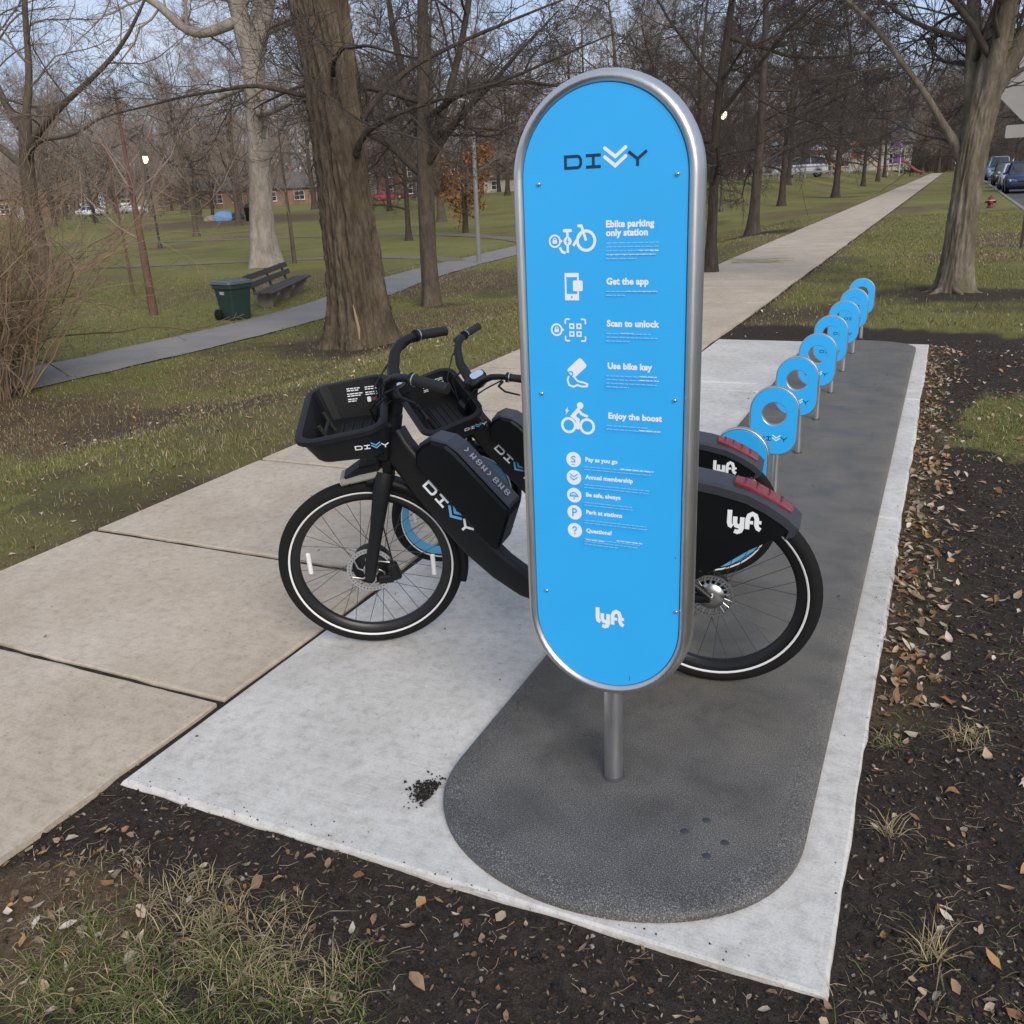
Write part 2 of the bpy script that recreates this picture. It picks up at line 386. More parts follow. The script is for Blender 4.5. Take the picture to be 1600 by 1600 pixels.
def bark(name, c0, c1, c2, scale=9, zs=.18, strength=.8, moss=0.0):
    m, nt, b = mat_new(name); L = nt.links.new
    tc = nt.nodes.new('ShaderNodeTexCoord').outputs['Object']
    mp = nt.nodes.new('ShaderNodeMapping'); mp.inputs['Scale'].default_value = (1, 1, zs); L(tc, mp.inputs[0])
    n1 = noise_node(nt, mp.outputs[0], scale, 7, .68, .6); n2 = noise_node(nt, tc, 3, 5, .6); n3 = noise_node(nt, mp.outputs[0], scale * 5, 4, .6)
    r = ramp_node(nt, [(.3, c0), (.5, c1), (.72, c2)]); L(mix_node(nt, .3, n1.outputs['Fac'], n3.outputs['Fac']), r.inputs[0])
    r2 = ramp_node(nt, [(.3, (.72, .72, .7)), (.6, (1.1, 1.08, 1.05))]); L(n2.outputs['Fac'], r2.inputs[0])
    c = mix_node(nt, .8, r.outputs[0], r2.outputs[0], 'MULTIPLY')
    if moss: 
        r3 = ramp_node(nt, [(.52, (0, 0, 0)), (.7, (1, 1, 1))]); L(n2.outputs['Fac'], r3.inputs[0])
        f = nt.nodes.new('ShaderNodeMath'); f.operation = 'MULTIPLY'; L(r3.outputs[0], f.inputs[0]); f.inputs[1].default_value = moss
        c = mix_node(nt, f.outputs[0], c, (.11, .115, .055))
    L(c, b.inputs['Base Color']); b.inputs['Roughness'].default_value = .92; b.inputs['Specular IOR Level'].default_value = .2
    n = bump_node(nt, n1.outputs['Fac'], strength, .03); n = bump_node(nt, n3.outputs['Fac'], .5, .008, n); L(n, b.inputs['Normal'])
    return m
M['bark_big'] = bark('furrowed grey-brown bark', (.036, .026, .018), (.115, .088, .062), (.215, .172, .128), 9, .24, 1.0, .3)
M['bark_pale'] = bark('pale flaking bark', (.17, .14, .11), (.30, .26, .22), (.46, .42, .37), 5, .3, .6, .15)
M['bark_right'] = bark('grey blotched bark', (.06, .046, .033), (.165, .135, .10), (.34, .30, .24), 7, .26, 1.0, .8)
M['bark_dark'] = bark('dark bark', (.036, .028, .022), (.075, .06, .048), (.13, .105, .085), 14, .2, .7)
M['bark_mid'] = bark('brown bark', (.06, .045, .033), (.12, .095, .072), (.19, .155, .12), 14, .2, .7)
M['bark_red'] = bark('reddish young bark', (.10, .055, .04), (.17, .10, .075), (.24, .16, .12), 25, .3, .5)
M['twig_dark'] = plain('dark twigs', (.075, .058, .047), .9, var=.4, scale=1.5)
M['twig_brown'] = plain('brown twigs', (.17, .128, .098), .9, var=.4, scale=1.5)
M['twig_grey'] = plain('grey twigs', (.30, .245, .205), .9, var=.4, scale=1.5)
M['twig_rose'] = plain('rosy brown twigs', (.30, .225, .18), .9, var=.4, scale=1.5)
M['cane'] = plain('straw canes', (.27, .19, .115), .85, var=.45, scale=2)
M['cane_dark'] = plain('brown canes', (.13, .085, .055), .85, var=.45, scale=2)

def steel(name, base=.62, rough=.3, stretch=(60, 60, 1.5)):
    m, nt, b = mat_new(name); L = nt.links.new
    tc = nt.nodes.new('ShaderNodeTexCoord').outputs['Object']
    mp = nt.nodes.new('ShaderNodeMapping'); mp.inputs['Scale'].default_value = stretch; L(tc, mp.inputs[0])
    n1 = noise_node(nt, mp.outputs[0], 8, 4, .6); n2 = noise_node(nt, tc, 7, 4, .6)
    r = ramp_node(nt, [(.3, (base * .82, base * .80, base * .78)), (.7, (base * 1.1, base * 1.09, base * 1.07))]); L(mix_node(nt, .5, n1.outputs['Fac'], n2.outputs['Fac']), r.inputs[0]); L(r.outputs[0], b.inputs['Base Color'])
    b.inputs['Metallic'].default_value = 1
    mr = nt.nodes.new('ShaderNodeMapRange'); L(n1.outputs['Fac'], mr.inputs[0]); mr.inputs[3].default_value = rough - .08; mr.inputs[4].default_value = rough + .14; L(mr.outputs[0], b.inputs['Roughness'])
    L(bump_node(nt, n1.outputs['Fac'], .12, .001), b.inputs['Normal']); return m
M['steel'] = steel('brushed stainless steel', .66, .36)
M['chrome'] = plain('bright metal', (.62, .62, .6), .3, 1.0, .08)
M['blue'] = plain('sky blue print', (.036, .462, .95), .36, 0, .045, 5, 0, spec=.5)
M['white'] = plain('white print', (.9, .92, .94), .5, 0, .02, 200)
M['fine'] = plain('pale blue small print', (.35, .62, .86), .5, 0, .03, 200)
M['navy'] = plain('navy print', (.012, .03, .085), .5, 0, .05, 200)
M['sky_print'] = plain('light blue print', (.14, .45, .80), .5, 0, .03, 200)
M['frame_black'] = plain('satin black paint', (.0065, .007, .008), .45, 0, .25, 6, 0, spec=.35)
M['plastic'] = plain('black plastic', (.007, .0072, .0078), .55, 0, .3, 240, .15, spec=.32)
M['skirt'] = plain('dark wheel cover', (.0035, .0042, .0055), .48, 0, .3, 9, .03, spec=.25)
M['grey_top'] = plain('slate grey panel', (.036, .04, .048), .42, 0, .2, 12, .03)
M['rubber'] = plain('tyre rubber', (.010, .0095, .009), .8, 0, .45, 25, .25, spec=.25)
M['grip'] = plain('grip rubber', (.010, .010, .0105), .7, 0, .2, 80, .3)
M['rim_black'] = plain('black rim', (.016, .015, .016), .35, .2, .1)
M['rim_blue'] = plain('blue rim', (.12, .42, .68), .4, .0, .04)
M['reflect'] = plain('reflective white', (.82, .81, .78), .35, 0, .04)
M['red_lens'] = plain('red lens', (.21, .032, .038), .25, 0, .2, 50, .2)
M['screen'] = plain('pale screen', (.42, .52, .66), .2, 0, .25, 60)
M['cream_part'] = plain('pale grey bracket', (.36, .35, .30), .45, .1, .12, 40)
M['spoke'] = plain('spoke steel', (.10, .10, .10), .4, .6, .1)
M['bin'] = plain('dark green plastic', (.016, .04, .032), .5, 0, .2, 12, .05)
M['bin_lid'] = plain('grey green lid', (.09, .105, .10), .5, 0, .2, 12)
M['wood'] = plain('weathered dark timber', (.055, .05, .043), .8, 0, .35, 8, .2, stretch=(2, 18, 18))
M['conc_leg'] = plain('concrete legs', (.2, .17, .14), .9, 0, .2, 20)
M['pole'] = plain('grey painted pole', (.24, .235, .22), .6, .1, .2, 6)
M['lamp_on'] = plain('lit lamp glass', (.9, .85, .7), .4, emit=((1, .80, .42), 2.6))
M['lamp_cap'] = plain('lamp cap', (.05, .05, .05), .5)
M['glass'] = plain('dark window glass', (.02, .024, .028), .12, 0, .2, 5, spec=.6)
M['tyre_far'] = plain('car tyre', (.015, .015, .015), .8)
M['sign_back'] = plain('back of metal sign', (.44, .41, .38), .5, .15, .12, 5)
M['sign_post'] = plain('brown steel post', (.07, .05, .04), .7, .2, .2)
M['hyd'] = plain('red hydrant paint', (.15, .022, .022), .45, 0, .25, 20)
M['hyd_band'] = plain('pale band', (.6, .52, .5), .5)
M['yellow'] = plain('worn yellow chalk', (.42, .37, .15), .9, 0, .2, 20)
def tag_mat(name, col, **k):
    if name not in M: M[name] = plain(name, col, **k)
    return M[name]

rng = np.random.default_rng(7)
def ss(t): t = np.clip(t, 0, 1); return t * t * (3 - 2 * t)
def zt(x, y):
    x = np.asarray(x, float); y = np.asarray(y, float)
    dip = .5 * ss((-4.3 - x) / 3.2) * (1 - ss((y - 25) / 25))
    rise = .95 * ss((y - 45) / 25) * ss((-6 - x) / 6) * (1 - ss((-x - 38) / 20))
    return -dip + rise
def hash2(ix, iy, seed):
    h = (ix.astype(np.int64) * 374761393 + iy.astype(np.int64) * 668265263 + seed * 974634777) & 0x7fffffff
    h = ((h ^ (h >> 13)) * 1274126177) & 0x7fffffff
    return ((h ^ (h >> 16)) & 0xffff) / 65535.0
def vn(x, y, seed=0):
    ix, iy = np.floor(x), np.floor(y); fx, fy = x - ix, y - iy; fx = fx * fx * (3 - 2 * fx); fy = fy * fy * (3 - 2 * fy)
    a, b, c, d = hash2(ix, iy, seed), hash2(ix + 1, iy, seed), hash2(ix, iy + 1, seed), hash2(ix + 1, iy + 1, seed)
    return (a * (1 - fx) + b * fx) * (1 - fy) + (c * (1 - fx) + d * fx) * fy
def fbm(x, y, seed=0, o=4):
    s = 0; a = .5; t = 0
    for k in range(o): s = s + a * vn(x * 2 ** k, y * 2 ** k, seed + k * 17); t += a; a *= .55
    return s / t

# ------------------------------------------------------------------ ground
PX0, PX1, PY0, PY1 = -1.991, -.062, 1.46, 9.057           # station pad
SX0, SX1 = -3.782, -2.016                                  # sidewalk
CURB = 2.08
def ell(x, y, cx, cy, rx, ry, soft=.5): return 1 - ss((np.hypot((x - cx) / rx, (y - cy) / ry) - 1 + soft / 2) / soft)
def masks(x, y):
    n = fbm(x * 1.7, y * 1.7, 3) - .5; n2 = fbm(x * 5, y * 5, 9) - .5
    dx = np.maximum(np.maximum(PX0 - x, x - PX1), 0); dy = np.maximum(np.maximum(PY0 - y, y - PY1), 0)
    d = np.hypot(dx, dy) + n * .9 + n2 * .3
    reach = np.where(y > PY1, 1.15, np.where(x > PX1, .85, .55))
    soil = 1 - ss((d - reach + .25) / .5); soil = np.where(x < SX1 + .04, np.where(x > SX0, 1.0, 0), soil)
    front = (1 - ss((y - 1.55) / .25)) * ss((x - SX1 + .3) / .3); soil = np.maximum(soil, front * (.78 + n * .5))
    for e in ((.5, 6.35, .28, .8), (.42, 5.7, .22, .4)):
        soil = soil * (1 - .95 * ell(x + n * .55 + n2 * .25, y + n * .9, *e))
    # bare earth under trees, along the lawn and in the strip beyond the pad
    for e, a in (((-7.6, 10.6, 1.5, 1.1), .72), ((.1, 12.9, 1.5, .95), .8), ((-5.1, 26.6, 1.6, 1.2), .85), ((-6.4, 6.3, 2.0, .75), .5), ((-5.1, 5.0, .9, .35), .4), ((-5.0, 3.6, .7, .3), .5), ((-8.8, 6.6, 1.8, .9), .4),
                 ((.35, 9.2, 1.3, .9), .85), ((1.2, 8.2, .8, .8), .75), ((-1.3, 11.2, .9, .9), .6), ((1.0, 11.6, 1.2, .6), .6), ((-8.7, 15, .7, .5), .7), ((-6.2, 57, 2, 2), .7), ((1.2, 4.2, .6, 1.6), .7), ((-1.2, 14.5, .8, 1.0), .45), ((-4.7, 21, .6, 4), .5), ((1.2, 16, 1, .8), .4)):
        soil = np.maximum(soil, a * ell(x + n * .9, y + n * .9, *e, soft=.9))
    soil = np.maximum(soil, .55 * ss((fbm(x * .6, y * .6, 21) - .60) / .12) * (np.hypot(x, y) < 40))
    # dry grass and leaf litter
    dry = .58 * ss((fbm(x * .25, y * .25, 33) - .48) / .2) + .2 * ss((fbm(x * 1.1, y * 1.1, 35) - .5) / .2)
    for e, a in (((-7.6, 6.1, 3.2, 1.1), .95), ((-10.4, 18.8, 2.6, 3.0), .9), ((1.05, 22.3, 1.0, 2.4), .95), ((.4, 18.2, 1.4, 1.0), .7), ((-1.55, 10.6, .6, 1.2), .7), ((-14.5, 20, 3.0, 3.0), .5), ((-45, 50, 10, 7), .8), ((-4.4, 5.0, .8, 1.2), .5), ((-4.2, 24, .7, 5), .5), ((-6.5, 30, 3, 4), .4)):
        dry = np.maximum(dry, a * ell(x + n, y + n, *e, soft=1.0))
    edge = np.exp(-np.abs(x - (SX0 - .06)) / .16) + np.exp(-np.abs(x - (SX1 + .06)) / .14) * (y > PY1); dry = np.maximum(dry, edge * (.75 + n))
    lit = np.exp(-np.maximum(x - PX1, 0) / (.12 + .25 * np.clip(n + .25, 0, 1))) * (x > PX1 - .05) * (y > 2.5) * (y < PY1); dry = np.maximum(dry, lit * (.95 + n)); soil = soil * (1 - .55 * lit)
    lf = np.maximum(ell(x, y, -1.62, 1.1, .3, .25) * .9, ell(x, y, -2.1, 1.0, .5, .35) * .95); dry = np.maximum(dry, lf); soil = soil * (1 - .6 * ell(x, y, -1.75, 1.0, .28, .2))
    return np.clip(soil, 0, 1), np.clip(dry, 0, 1)
def ground_z(x, y):
    z = zt(x, y) - .015 - .012 * ss((np.hypot(x, y) - 5) / 6) + (fbm(x * 1.2, y * 1.2, 5) - .5) * .03 * (np.hypot(x, y) < 60) + (fbm(x * 9, y * 9, 6) - .5) * .022 * (np.hypot(x, y) < 14)
    return z
def carve(x, y, z):
    ins = ((x > SX0 + .03) & (x < PX0 + .05) & ((y > PY0 - .02) & (y < PY1 + .02) | (x < SX1 - .02))) | ((x > PX0 - .0) & (x < PX1 - .03) & (y > PY0 + .03) & (y < PY1 - .03))
    z = np.where(ins, -.012, z)
    return np.where(x > CURB + .02, -.4, z)

def axis_pts(a, fine0, fine1, step, b, g=1.12):
    pts = list(np.arange(fine0, fine1 + 1e-6, step)); s = step; x = fine1
    while x < b: s *= g; x += s; pts.append(x)
    s = step; x = fine0
    while x > a: s *= g; x -= s; pts.insert(0, x)
    return np.array(pts)
gx = axis_pts(-420, -5.0, 2.2, .045, 260, 1.07); gy = axis_pts(-30, .4, 5.5, .045, 620, 1.045)
X, Y = np.meshgrid(gx, gy); Z = carve(X, Y, ground_z(X, Y)); so, dr_ = masks(X, Y)
nx, ny = len(gx), len(gy); I = np.arange(nx * ny).reshape(ny, nx)
F = np.stack([I[:-1, :-1], I[:-1, 1:], I[1:, 1:], I[1:, :-1]], -1).reshape(-1, 4)
ground = obj('ground', np_mesh('ground', np.stack([X, Y, Z], -1).reshape(-1, 3), [F], True, M['ground'], {'soil': so.ravel(), 'dry': dr_.ravel()}))
tag(ground, kind='structure')

def slab(name, x0, x1, y0, y1, mat, parent, z1=0.0, z0=-.11, bev=.008, jag=0.0, seed=0):
    """concrete slab with a worn, slightly wavering rounded arris"""
    def edge(n, p, q):
        return [(p[0] + (q[0] - p[0]) * i / n, p[1] + (q[1] - p[1]) * i / n) for i in range(n)]
    nx_ = max(2, int((x1 - x0) / .08)) if y1 - y0 < 6 else 2; ny_ = max(2, int((y1 - y0) / .08)) if y1 - y0 < 6 else 2
    o = edge(nx_, (x0, y0), (x1, y0)) + edge(ny_, (x1, y0), (x1, y1)) + edge(nx_, (x1, y1), (x0, y1)) + edge(ny_, (x0, y1), (x0, y0))
    rr = random.Random(seed)
    o = [(a + rr.uniform(-1, 1) * jag + jag * 1.3 * math.sin(b * 2.3 + seed), b + rr.uniform(-1, 1) * jag + jag * 1.3 * math.sin(a * 2.9 + seed * 1.7)) for a, b in o]
    i1 = [(min(max(a, x0 + bev), x1 - bev), min(max(b, y0 + bev), y1 - bev)) for a, b in o]
    i2 = [(min(max(a, x0 + bev * .4), x1 - bev * .4), min(max(b, y0 + bev * .4), y1 - bev * .4)) for a, b in o]
    mb = MB(); mb.rings([[(a, b, z0) for a, b in o], [(a, b, z1 - bev) for a, b in o], [(a, b, z1 - bev * .35) for a, b in i2], [(a, b, z1) for a, b in i1]], False, True, False)
    return mb.build(name, mat, parent)

sw = thing('sidewalk', 'long beige concrete sidewalk running past the bike station', 'sidewalk'); sw['kind'] = 'structure'; del sw['category']
joints = [-2.2, -.75, .72, 1.90, 2.96, 4.235, 5.75, 7.25, 8.75, 10.25, 11.8, 13.4, 15.0, 16.6, 18.2, 19.8, 21.4, 23.0, 24.6, 26.2, 27.8, 29.4, 31.0]
for i in range(len(joints) - 1): slab('concrete_slab', SX0, SX1, joints[i] + .016, joints[i + 1] - .016, M['sidewalk'], sw, bev=.005, z1=-.001 + .002 * ((i * 7) % 3), jag=.004, seed=i)
slab('far_pavement', SX0, SX1, joints[-1] + .007, 175, M['sidewalk'], sw, bev=.01)
# a faded chalk drawing on the pavement
dc = Decal(lambda u, v, h: (u, v, .0045 + h)); rr = random.Random(3)
for k in range(26):
    cx, cy_ = rr.uniform(-3.65, -2.7), rr.uniform(17.2, 18.1); a = rr.uniform(-.4, .4)
    dc.stroke([(cx + t * .22 * math.cos(a), cy_ + t * .22 * math.sin(a) + .03 * math.sin(t * 3 + k)) for t in np.linspace(-1, 1, 6)], rr.uniform(.02, .05))
dc.build('chalk_scribble', M['yellow'], sw)

pad = thing('concrete_pad', 'new pale concrete pad under the bike station', 'pad'); pad['kind'] = 'structure'; del pad['category']
for i, (a, b) in enumerate(((PY0, 4.30), (4.30, 6.80), (6.80, 7.07), (7.07, PY1))):
    slab('concrete_slab', PX0, PX1, a + (.004 if i else 0), b - (.004 if i < 3 else 0), M['pad'], pad, jag=.0035, seed=50 + i, z1=.0, bev=.012)

# the dark dock base laid along the pad: rounded ends, modular plates
DX, DW = -.64, .475
dock = thing('docking_platform', 'long dark dock platform with rounded ends laid along the pale pad', 'platform')
prof = [(0, .001), (0, .014), (.006, .020), (.018, .025), (.04, .0285), (.08, .030)]          # inset, height
def dock_plate(y0, y1):
    mb = MB(); P = [(-DW + i, h) for i, h in prof] + [(DW - i, h) for i, h in prof[::-1]]; n = 6
    mb.rings([[(DX + a, y0 + (y1 - y0) * k / n, h) for a, h in P] for k in range(n + 1)], True, True, True, closed=False)
    return mb.build('base_plate', M['dock'], dock)
def dock_end(yc, b, sgn):
    """half ellipse of depth b"""
    mb = MB(); n = 40; RR = []
    for i, h in prof:
        RR.append([(DX + (DW - i) * math.cos(math.pi * k / n) , yc + sgn * (b - i) * abs(math.sin(math.pi * k / n)) ** .9, h) for k in range(n + 1)])
    if sgn < 0:
        ext = [[(x, 2.0995, z) for x, _, z in (r[0],)] + r + [(r[-1][0], 2.0995, r[-1][2])] for r in RR]; RR = ext
    mb.rings(RR, False, True, True, closed=False); mb.add([RR[j][0] for j in range(len(RR))] + [RR[j][-1] for j in range(len(RR))][::-1], [tuple(range(2 * len(RR)))])
    return mb.build('rounded_end', M['dock'], dock)
ys = [2.10, 3.18, 3.97, 4.76, 5.55, 6.34, 7.13, 7.92, 8.72]
dock_end(1.90, .42, -1)
for a, b in zip(ys[:-1], ys[1:]): dock_plate(a + .0008, b - .0008)
dock_end(8.72 + .003, .34, 1)
# four rubber plugs in the base beside the post
for (bx, by) in ((-.40, 1.86), (-.44, 1.80), (-.34, 1.795), (-.37, 1.735)):
    MB().lathe([(0, .0315), (.008, .0315), (.0105, .0305), (.0105, .028)], (bx, by, 0), 'z', 18).build('rubber_plug', tag_mat('plug blue grey', (.045, .048, .058), rough=.7), dock)

# worn path through the lawn, the thinner path behind it, the road and its kerb
def ribbon(name, pts, w, mat, lift, dens=14, kind='structure'):
    P = np.array(pts, float); seg = np.hypot(*np.diff(P, axis=0).T); s = np.concatenate([[0], np.cumsum(seg)]); t = np.linspace(0, s[-1], max(8, int(s[-1] * dens / 4)))
    # smooth interpolation
    c = np.stack([np.interp(t, s, P[:, 0]), np.interp(t, s, P[:, 1])], 1)
    for _ in range(int(dens * 3)): c[1:-1] = (c[:-2] + 2 * c[1:-1] + c[2:]) / 4
    d = np.gradient(c, axis=0); d /= np.hypot(d[:, 0], d[:, 1])[:, None]; nrm = np.stack([-d[:, 1], d[:, 0]], 1)
    off = np.linspace(-.5, .5, 7); wv = w * (1 + .22 * (fbm(t * .7, t * 0 + 3.3, 8) - .5)[:, None] + .16 * (fbm(t * 4, t * 0 + 7.3, 18) - .5)[:, None])
    V = c[:, None, :] + nrm[:, None, :] * (off[None, :, None] * (wv[..., None] if np.ndim(w) == 0 else w))
    z = zt(V[..., 0], V[..., 1]) + lift + .015 * (1 - (2 * off) ** 2)[None, :]
    V = np.concatenate([V, z[..., None]], -1); n, k = V.shape[:2]; I = np.arange(n * k).reshape(n, k)
    F = np.stack([I[:-1, :-1], I[1:, :-1], I[1:, 1:], I[:-1, 1:]], -1).reshape(-1, 4)
    return tag(obj(name, np_mesh(name, V.reshape(-1, 3), [F], True, mat)), kind=kind)
ribbon('path', [(-12.2, -2), (-11.2, 3), (-10.55, 8), (-10.45, 11), (-10.55, 13.8), (-11.3, 16.6), (-12.2, 20), (-12.7, 24), (-12.9, 28), (-13.1, 36), (-13.6, 48), (-15.2, 61), (-19, 75), (-28, 100)], 1.45, M['path'], -.012)
ribbon('footpath', [(-46, 18.5), (-33, 21.8), (-28, 22.9), (-24, 24.4), (-20.4, 25.7), (-17.0, 26.4), (-14.2, 25.6), (-12.9, 24.2)], .85, M['trail'], -.012)
ribbon('footpath', [(-60, 33), (-40, 34.6), (-26, 36.2), (-19.5, 35.4), (-15.0, 32.6), (-13.3, 30.4)], .8, M['trail'], -.012)
mb = MB(); mb.add([(CURB + .15, -30, -.13), (11.5, -30, -.13), (11.5, 400, -.13), (CURB + .15, 400, -.13)], [(0, 1, 2, 3)]); tag(mb.build('road', M['road']), kind='structure')
kerb = thing('kerb', 'concrete kerb along the road edge', 'kerb'); kerb['kind'] = 'structure'; del kerb['category']
M['kerb'] = concrete('worn kerb concrete', (.2, .18, .15), (.27, .24, .205), (.33, .30, .26))
for k in range(24):
    y0 = -2 + k * 3.0; slab('kerb_stone', CURB, CURB + .15, y0 + .006, y0 + 2.994, M['kerb'], kerb, z1=.0, z0=-.25, bev=.02, seed=k, jag=.003)
slab('far_kerb', CURB, CURB + .15, 70.006, 300, M['kerb'], kerb, z1=0, z0=-.25, bev=.02)
slab('far_kerb', 11.5, 11.65, -30, 300, M['kerb'], kerb, z1=.0, z0=-.25, bev=.02)
mb = MB(); mb.add([(11.64, -30, -.01), (260, -30, -.01), (260, 620, -.01), (11.64, 620, -.01)], [(0, 1, 2, 3)])
fl = mb.build('verge', M['ground']); tag(fl, kind='structure')

# ------------------------------------------------------------------ grass, soil clods and leaves
def blades(name, P, h, w, colr, lie=(.2, 1.15)):
    """P (n,3) roots; tapered two-piece blades with their own lean"""
    n = len(P); a = rng.uniform(0, 2 * np.pi, n); b = a + rng.normal(np.pi / 2, .5, n); ln = rng.uniform(*lie, n)
    side = np.stack([np.cos(a), np.sin(a), np.zeros(n)], 1) * (w / 2)[:, None]; le = np.stack([np.cos(b), np.sin(b), np.zeros(n)], 1)
    up = np.array([0, 0, 1.0])
    mid = P + up * (h * np.clip(.66 - ln * .12, .25, .6))[:, None] + le * (h * ln * .4)[:, None]; tip = P + up * (h * np.clip(1 - ln * .36, .10, 1))[:, None] + le * (h * ln * .95)[:, None]
    V = np.stack([P - side, P + side, mid + side * .75, mid - side * .75, tip], 1).reshape(-1, 3)
    k = np.arange(n) * 5; Q = np.stack([k, k + 1, k + 2, k + 3], 1); T = np.stack([k + 3, k + 2, k + 4], 1)
    return obj(name, np_mesh(name, V, [Q, T], False, M['blade'], None, np.repeat(colr, 5, 0)))
def scatter(x0, x1, y0, y1, n): return rng.uniform(x0, x1, n), rng.uniform(y0, y1, n)
def off_paving(x, y): return ~(((x > SX0 + .0) & (x < SX1 + .0)) | ((x > PX0 - .01) & (x < PX1 + .005) & (y > PY0 - .005) & (y < PY1 + .01)) | (x > CURB - .02))
PATHC = np.array([(-12.2, -2), (-11.2, 3), (-10.55, 8), (-10.45, 11), (-10.55, 13.8), (-11.3, 16.6), (-12.2, 20), (-12.7, 24), (-12.9, 28), (-13.1, 36)])
def off_path(x, y): return np.abs(x - np.interp(y, PATHC[:, 1], PATHC[:, 0])) > .60 + .12 * rng.uniform(0, 1, len(x))
def lawn(x0, x1, y0, y1, n, h0, h1, w):
    x, y = scatter(x0, x1, y0, y1, n); s, d = masks(x, y)
    keep = off_paving(x, y) & off_path(x, y) & (rng.uniform(0, 1, n) > np.clip(s * 1.25 - .05, 0, 1))
    x, y, s, d = x[keep], y[keep], s[keep], d[keep]; n = len(x)
    cl = fbm(x * 3, y * 3, 41); t = rng.uniform(0, 1, n); straw = (rng.uniform(0, 1, n) < .16 + d * .6)
    g0, g1, st = np.array([.085, .092, .022]), np.array([.25, .245, .07]), np.array([.39, .32, .185])
    c = g0 + (g1 - g0) * (t * .6 + cl * .5)[:, None]; c = np.where(straw[:, None], st * (.45 + .75 * t)[:, None], c)
    h = (h0 + (h1 - h0) * rng.uniform(0, 1, n) ** 1.6) * (.5 + cl); 
    return np.stack([x, y, ground_z(x, y) - .004], 1), h, np.full(n, w) * rng.uniform(.6, 1.3, n), c
def join_blades(name, sets, lie=(.2, 1.15)):
    P, h, w, c = [np.concatenate(k) for k in zip(*sets)]; return tag(blades(name, P, h, w, c, lie), kind='stuff')
join_blades('lawn_grass', [
    lawn(-9.5, -3.75, 2.4, 9.5, 52000, .02, .06, .0045), lawn(-10.2, -3.75, 9.5, 16, 34000, .025, .06, .006), lawn(-22, -9.5, 6.5, 20, 42000, .03, .07, .009),
    lawn(-14, -3.75, 16, 34, 34000, .03, .07, .011), lawn(-2.0, 2.05, 9.1, 16, 24000, .025, .06, .006), lawn(-2.0, 2.05, 16, 34, 22000, .03, .07, .010), lawn(-.06, 1.6, 1.0, 9.1, 18000, .02, .05, .004)])
def tuft_patch(cx, cy, rx, ry, n, h0, h1, w, straw, fan=1.0):
    r = np.sqrt(rng.uniform(0, 1, n)); a = rng.uniform(0, 2 * np.pi, n); x, y = cx + rx * r * np.cos(a), cy + ry * r * np.sin(a)
    k = off_paving(x, y) & (fbm(x * 14, y * 14, 77) + rng.normal(0, .12, n) > .42 + .15 * r); x, y = x[k], y[k]; n = len(x); t = rng.uniform(0, 1, n); s = rng.uniform(0, 1, n) < straw
    c = np.where(s[:, None], np.array([.44, .34, .19]) * (.4 + .8 * t)[:, None], np.array([.055, .085, .016]) + np.array([.10, .11, .03]) * t[:, None])
    return np.stack([x, y, ground_z(x, y) - .003], 1), rng.uniform(h0, h1, n), np.full(n, w) * rng.uniform(.6, 1.4, n), c
join_blades('short_grass', [tuft_patch(-1.40, .97, .36, .2, 5200, .015, .06, .0021, .35), tuft_patch(-1.05, .97, .34, .13, 2200, .012, .05, .002, .4), tuft_patch(-1.25, 1.12, .3, .1, 1300, .012, .05, .002, .95), tuft_patch(.47, 6.2, .35, 1.0, 2600, .02, .045, .004, .25),
    tuft_patch(-.35, 1.0, .5, .14, 800, .012, .045, .002, .4), tuft_patch(.45, 2.9, .2, .4, 300, .015, .045, .003, .4), tuft_patch(.3, 1.5, .4, .4, 600, .012, .05, .002, .6), tuft_patch(-1.65, 1.06, .32, .24, 3000, .008, .035, .0019, .93)], (.6, 2.5))
# straws and stalks lying on the bare soil
def straws(boxes):
    out = soil_pts(boxes); n = len(out); a = rng.uniform(0, 2 * np.pi, n); L_ = rng.uniform(.006, .06, n) * rng.uniform(.4, 1, n); d = np.stack([np.cos(a), np.sin(a), rng.normal(0, .12, n)], 1); w = np.stack([-np.sin(a), np.cos(a), np.zeros(n)], 1) * rng.uniform(.0004, .0010, n)[:, None]
    P0 = out + np.array([0, 0, .006]); P1 = P0 + d * L_[:, None] * .5 + w * rng.normal(0, 6, (n, 1)); P2 = P0 + d * L_[:, None]; V = np.stack([P0 - w, P0 + w, P1 - w, P1 + w, P2 - w, P2 + w], 1).reshape(-1, 3); k = np.arange(n) * 6
    c = np.array([.34, .25, .15]) * rng.uniform(.25, 1.25, (n, 1)); tag(obj('dead_straw', np_mesh('dead_straw', V, [np.stack([k, k + 1, k + 3, k + 2], 1), np.stack([k + 2, k + 3, k + 5, k + 4], 1)], False, M['blade'], None, np.repeat(c, 6, 0))), kind='stuff')
# separate tufts one can point to
def tuft(label, x, y, n, h, straw, rad=.05, cat='grass tuft'):
    n = int(n * 1.7); P, hh, w, c = tuft_patch(0, 0, rad, rad, n * 4, h * .5, h, .0022, straw); P, hh, w, c = P[:n], hh[:n], w[:n], c[:n]; z0 = float(ground_z(np.array(x), np.array(y)))
    a = rng.uniform(0, 2 * np.pi, len(P)); r = rad * np.sqrt(rng.uniform(0, 1, len(P))); P = np.stack([r * np.cos(a), r * np.sin(a), np.full(len(P), -.004)], 1)
    o = blades('grass_tuft', P, hh, w, c, (.5, 2.3)); o.location = (x, y, z0); tag(o, label, cat, 'grass tufts on the bare soil'); return o
tuft('big straw coloured grass tuft on the dark soil below the pad corner', -1.45, 1.17, 150, .085, .97, .13)
tuft('straw tuft between the big straw tuft and the pad edge', -1.24, 1.22, 60, .07, .97, .08)
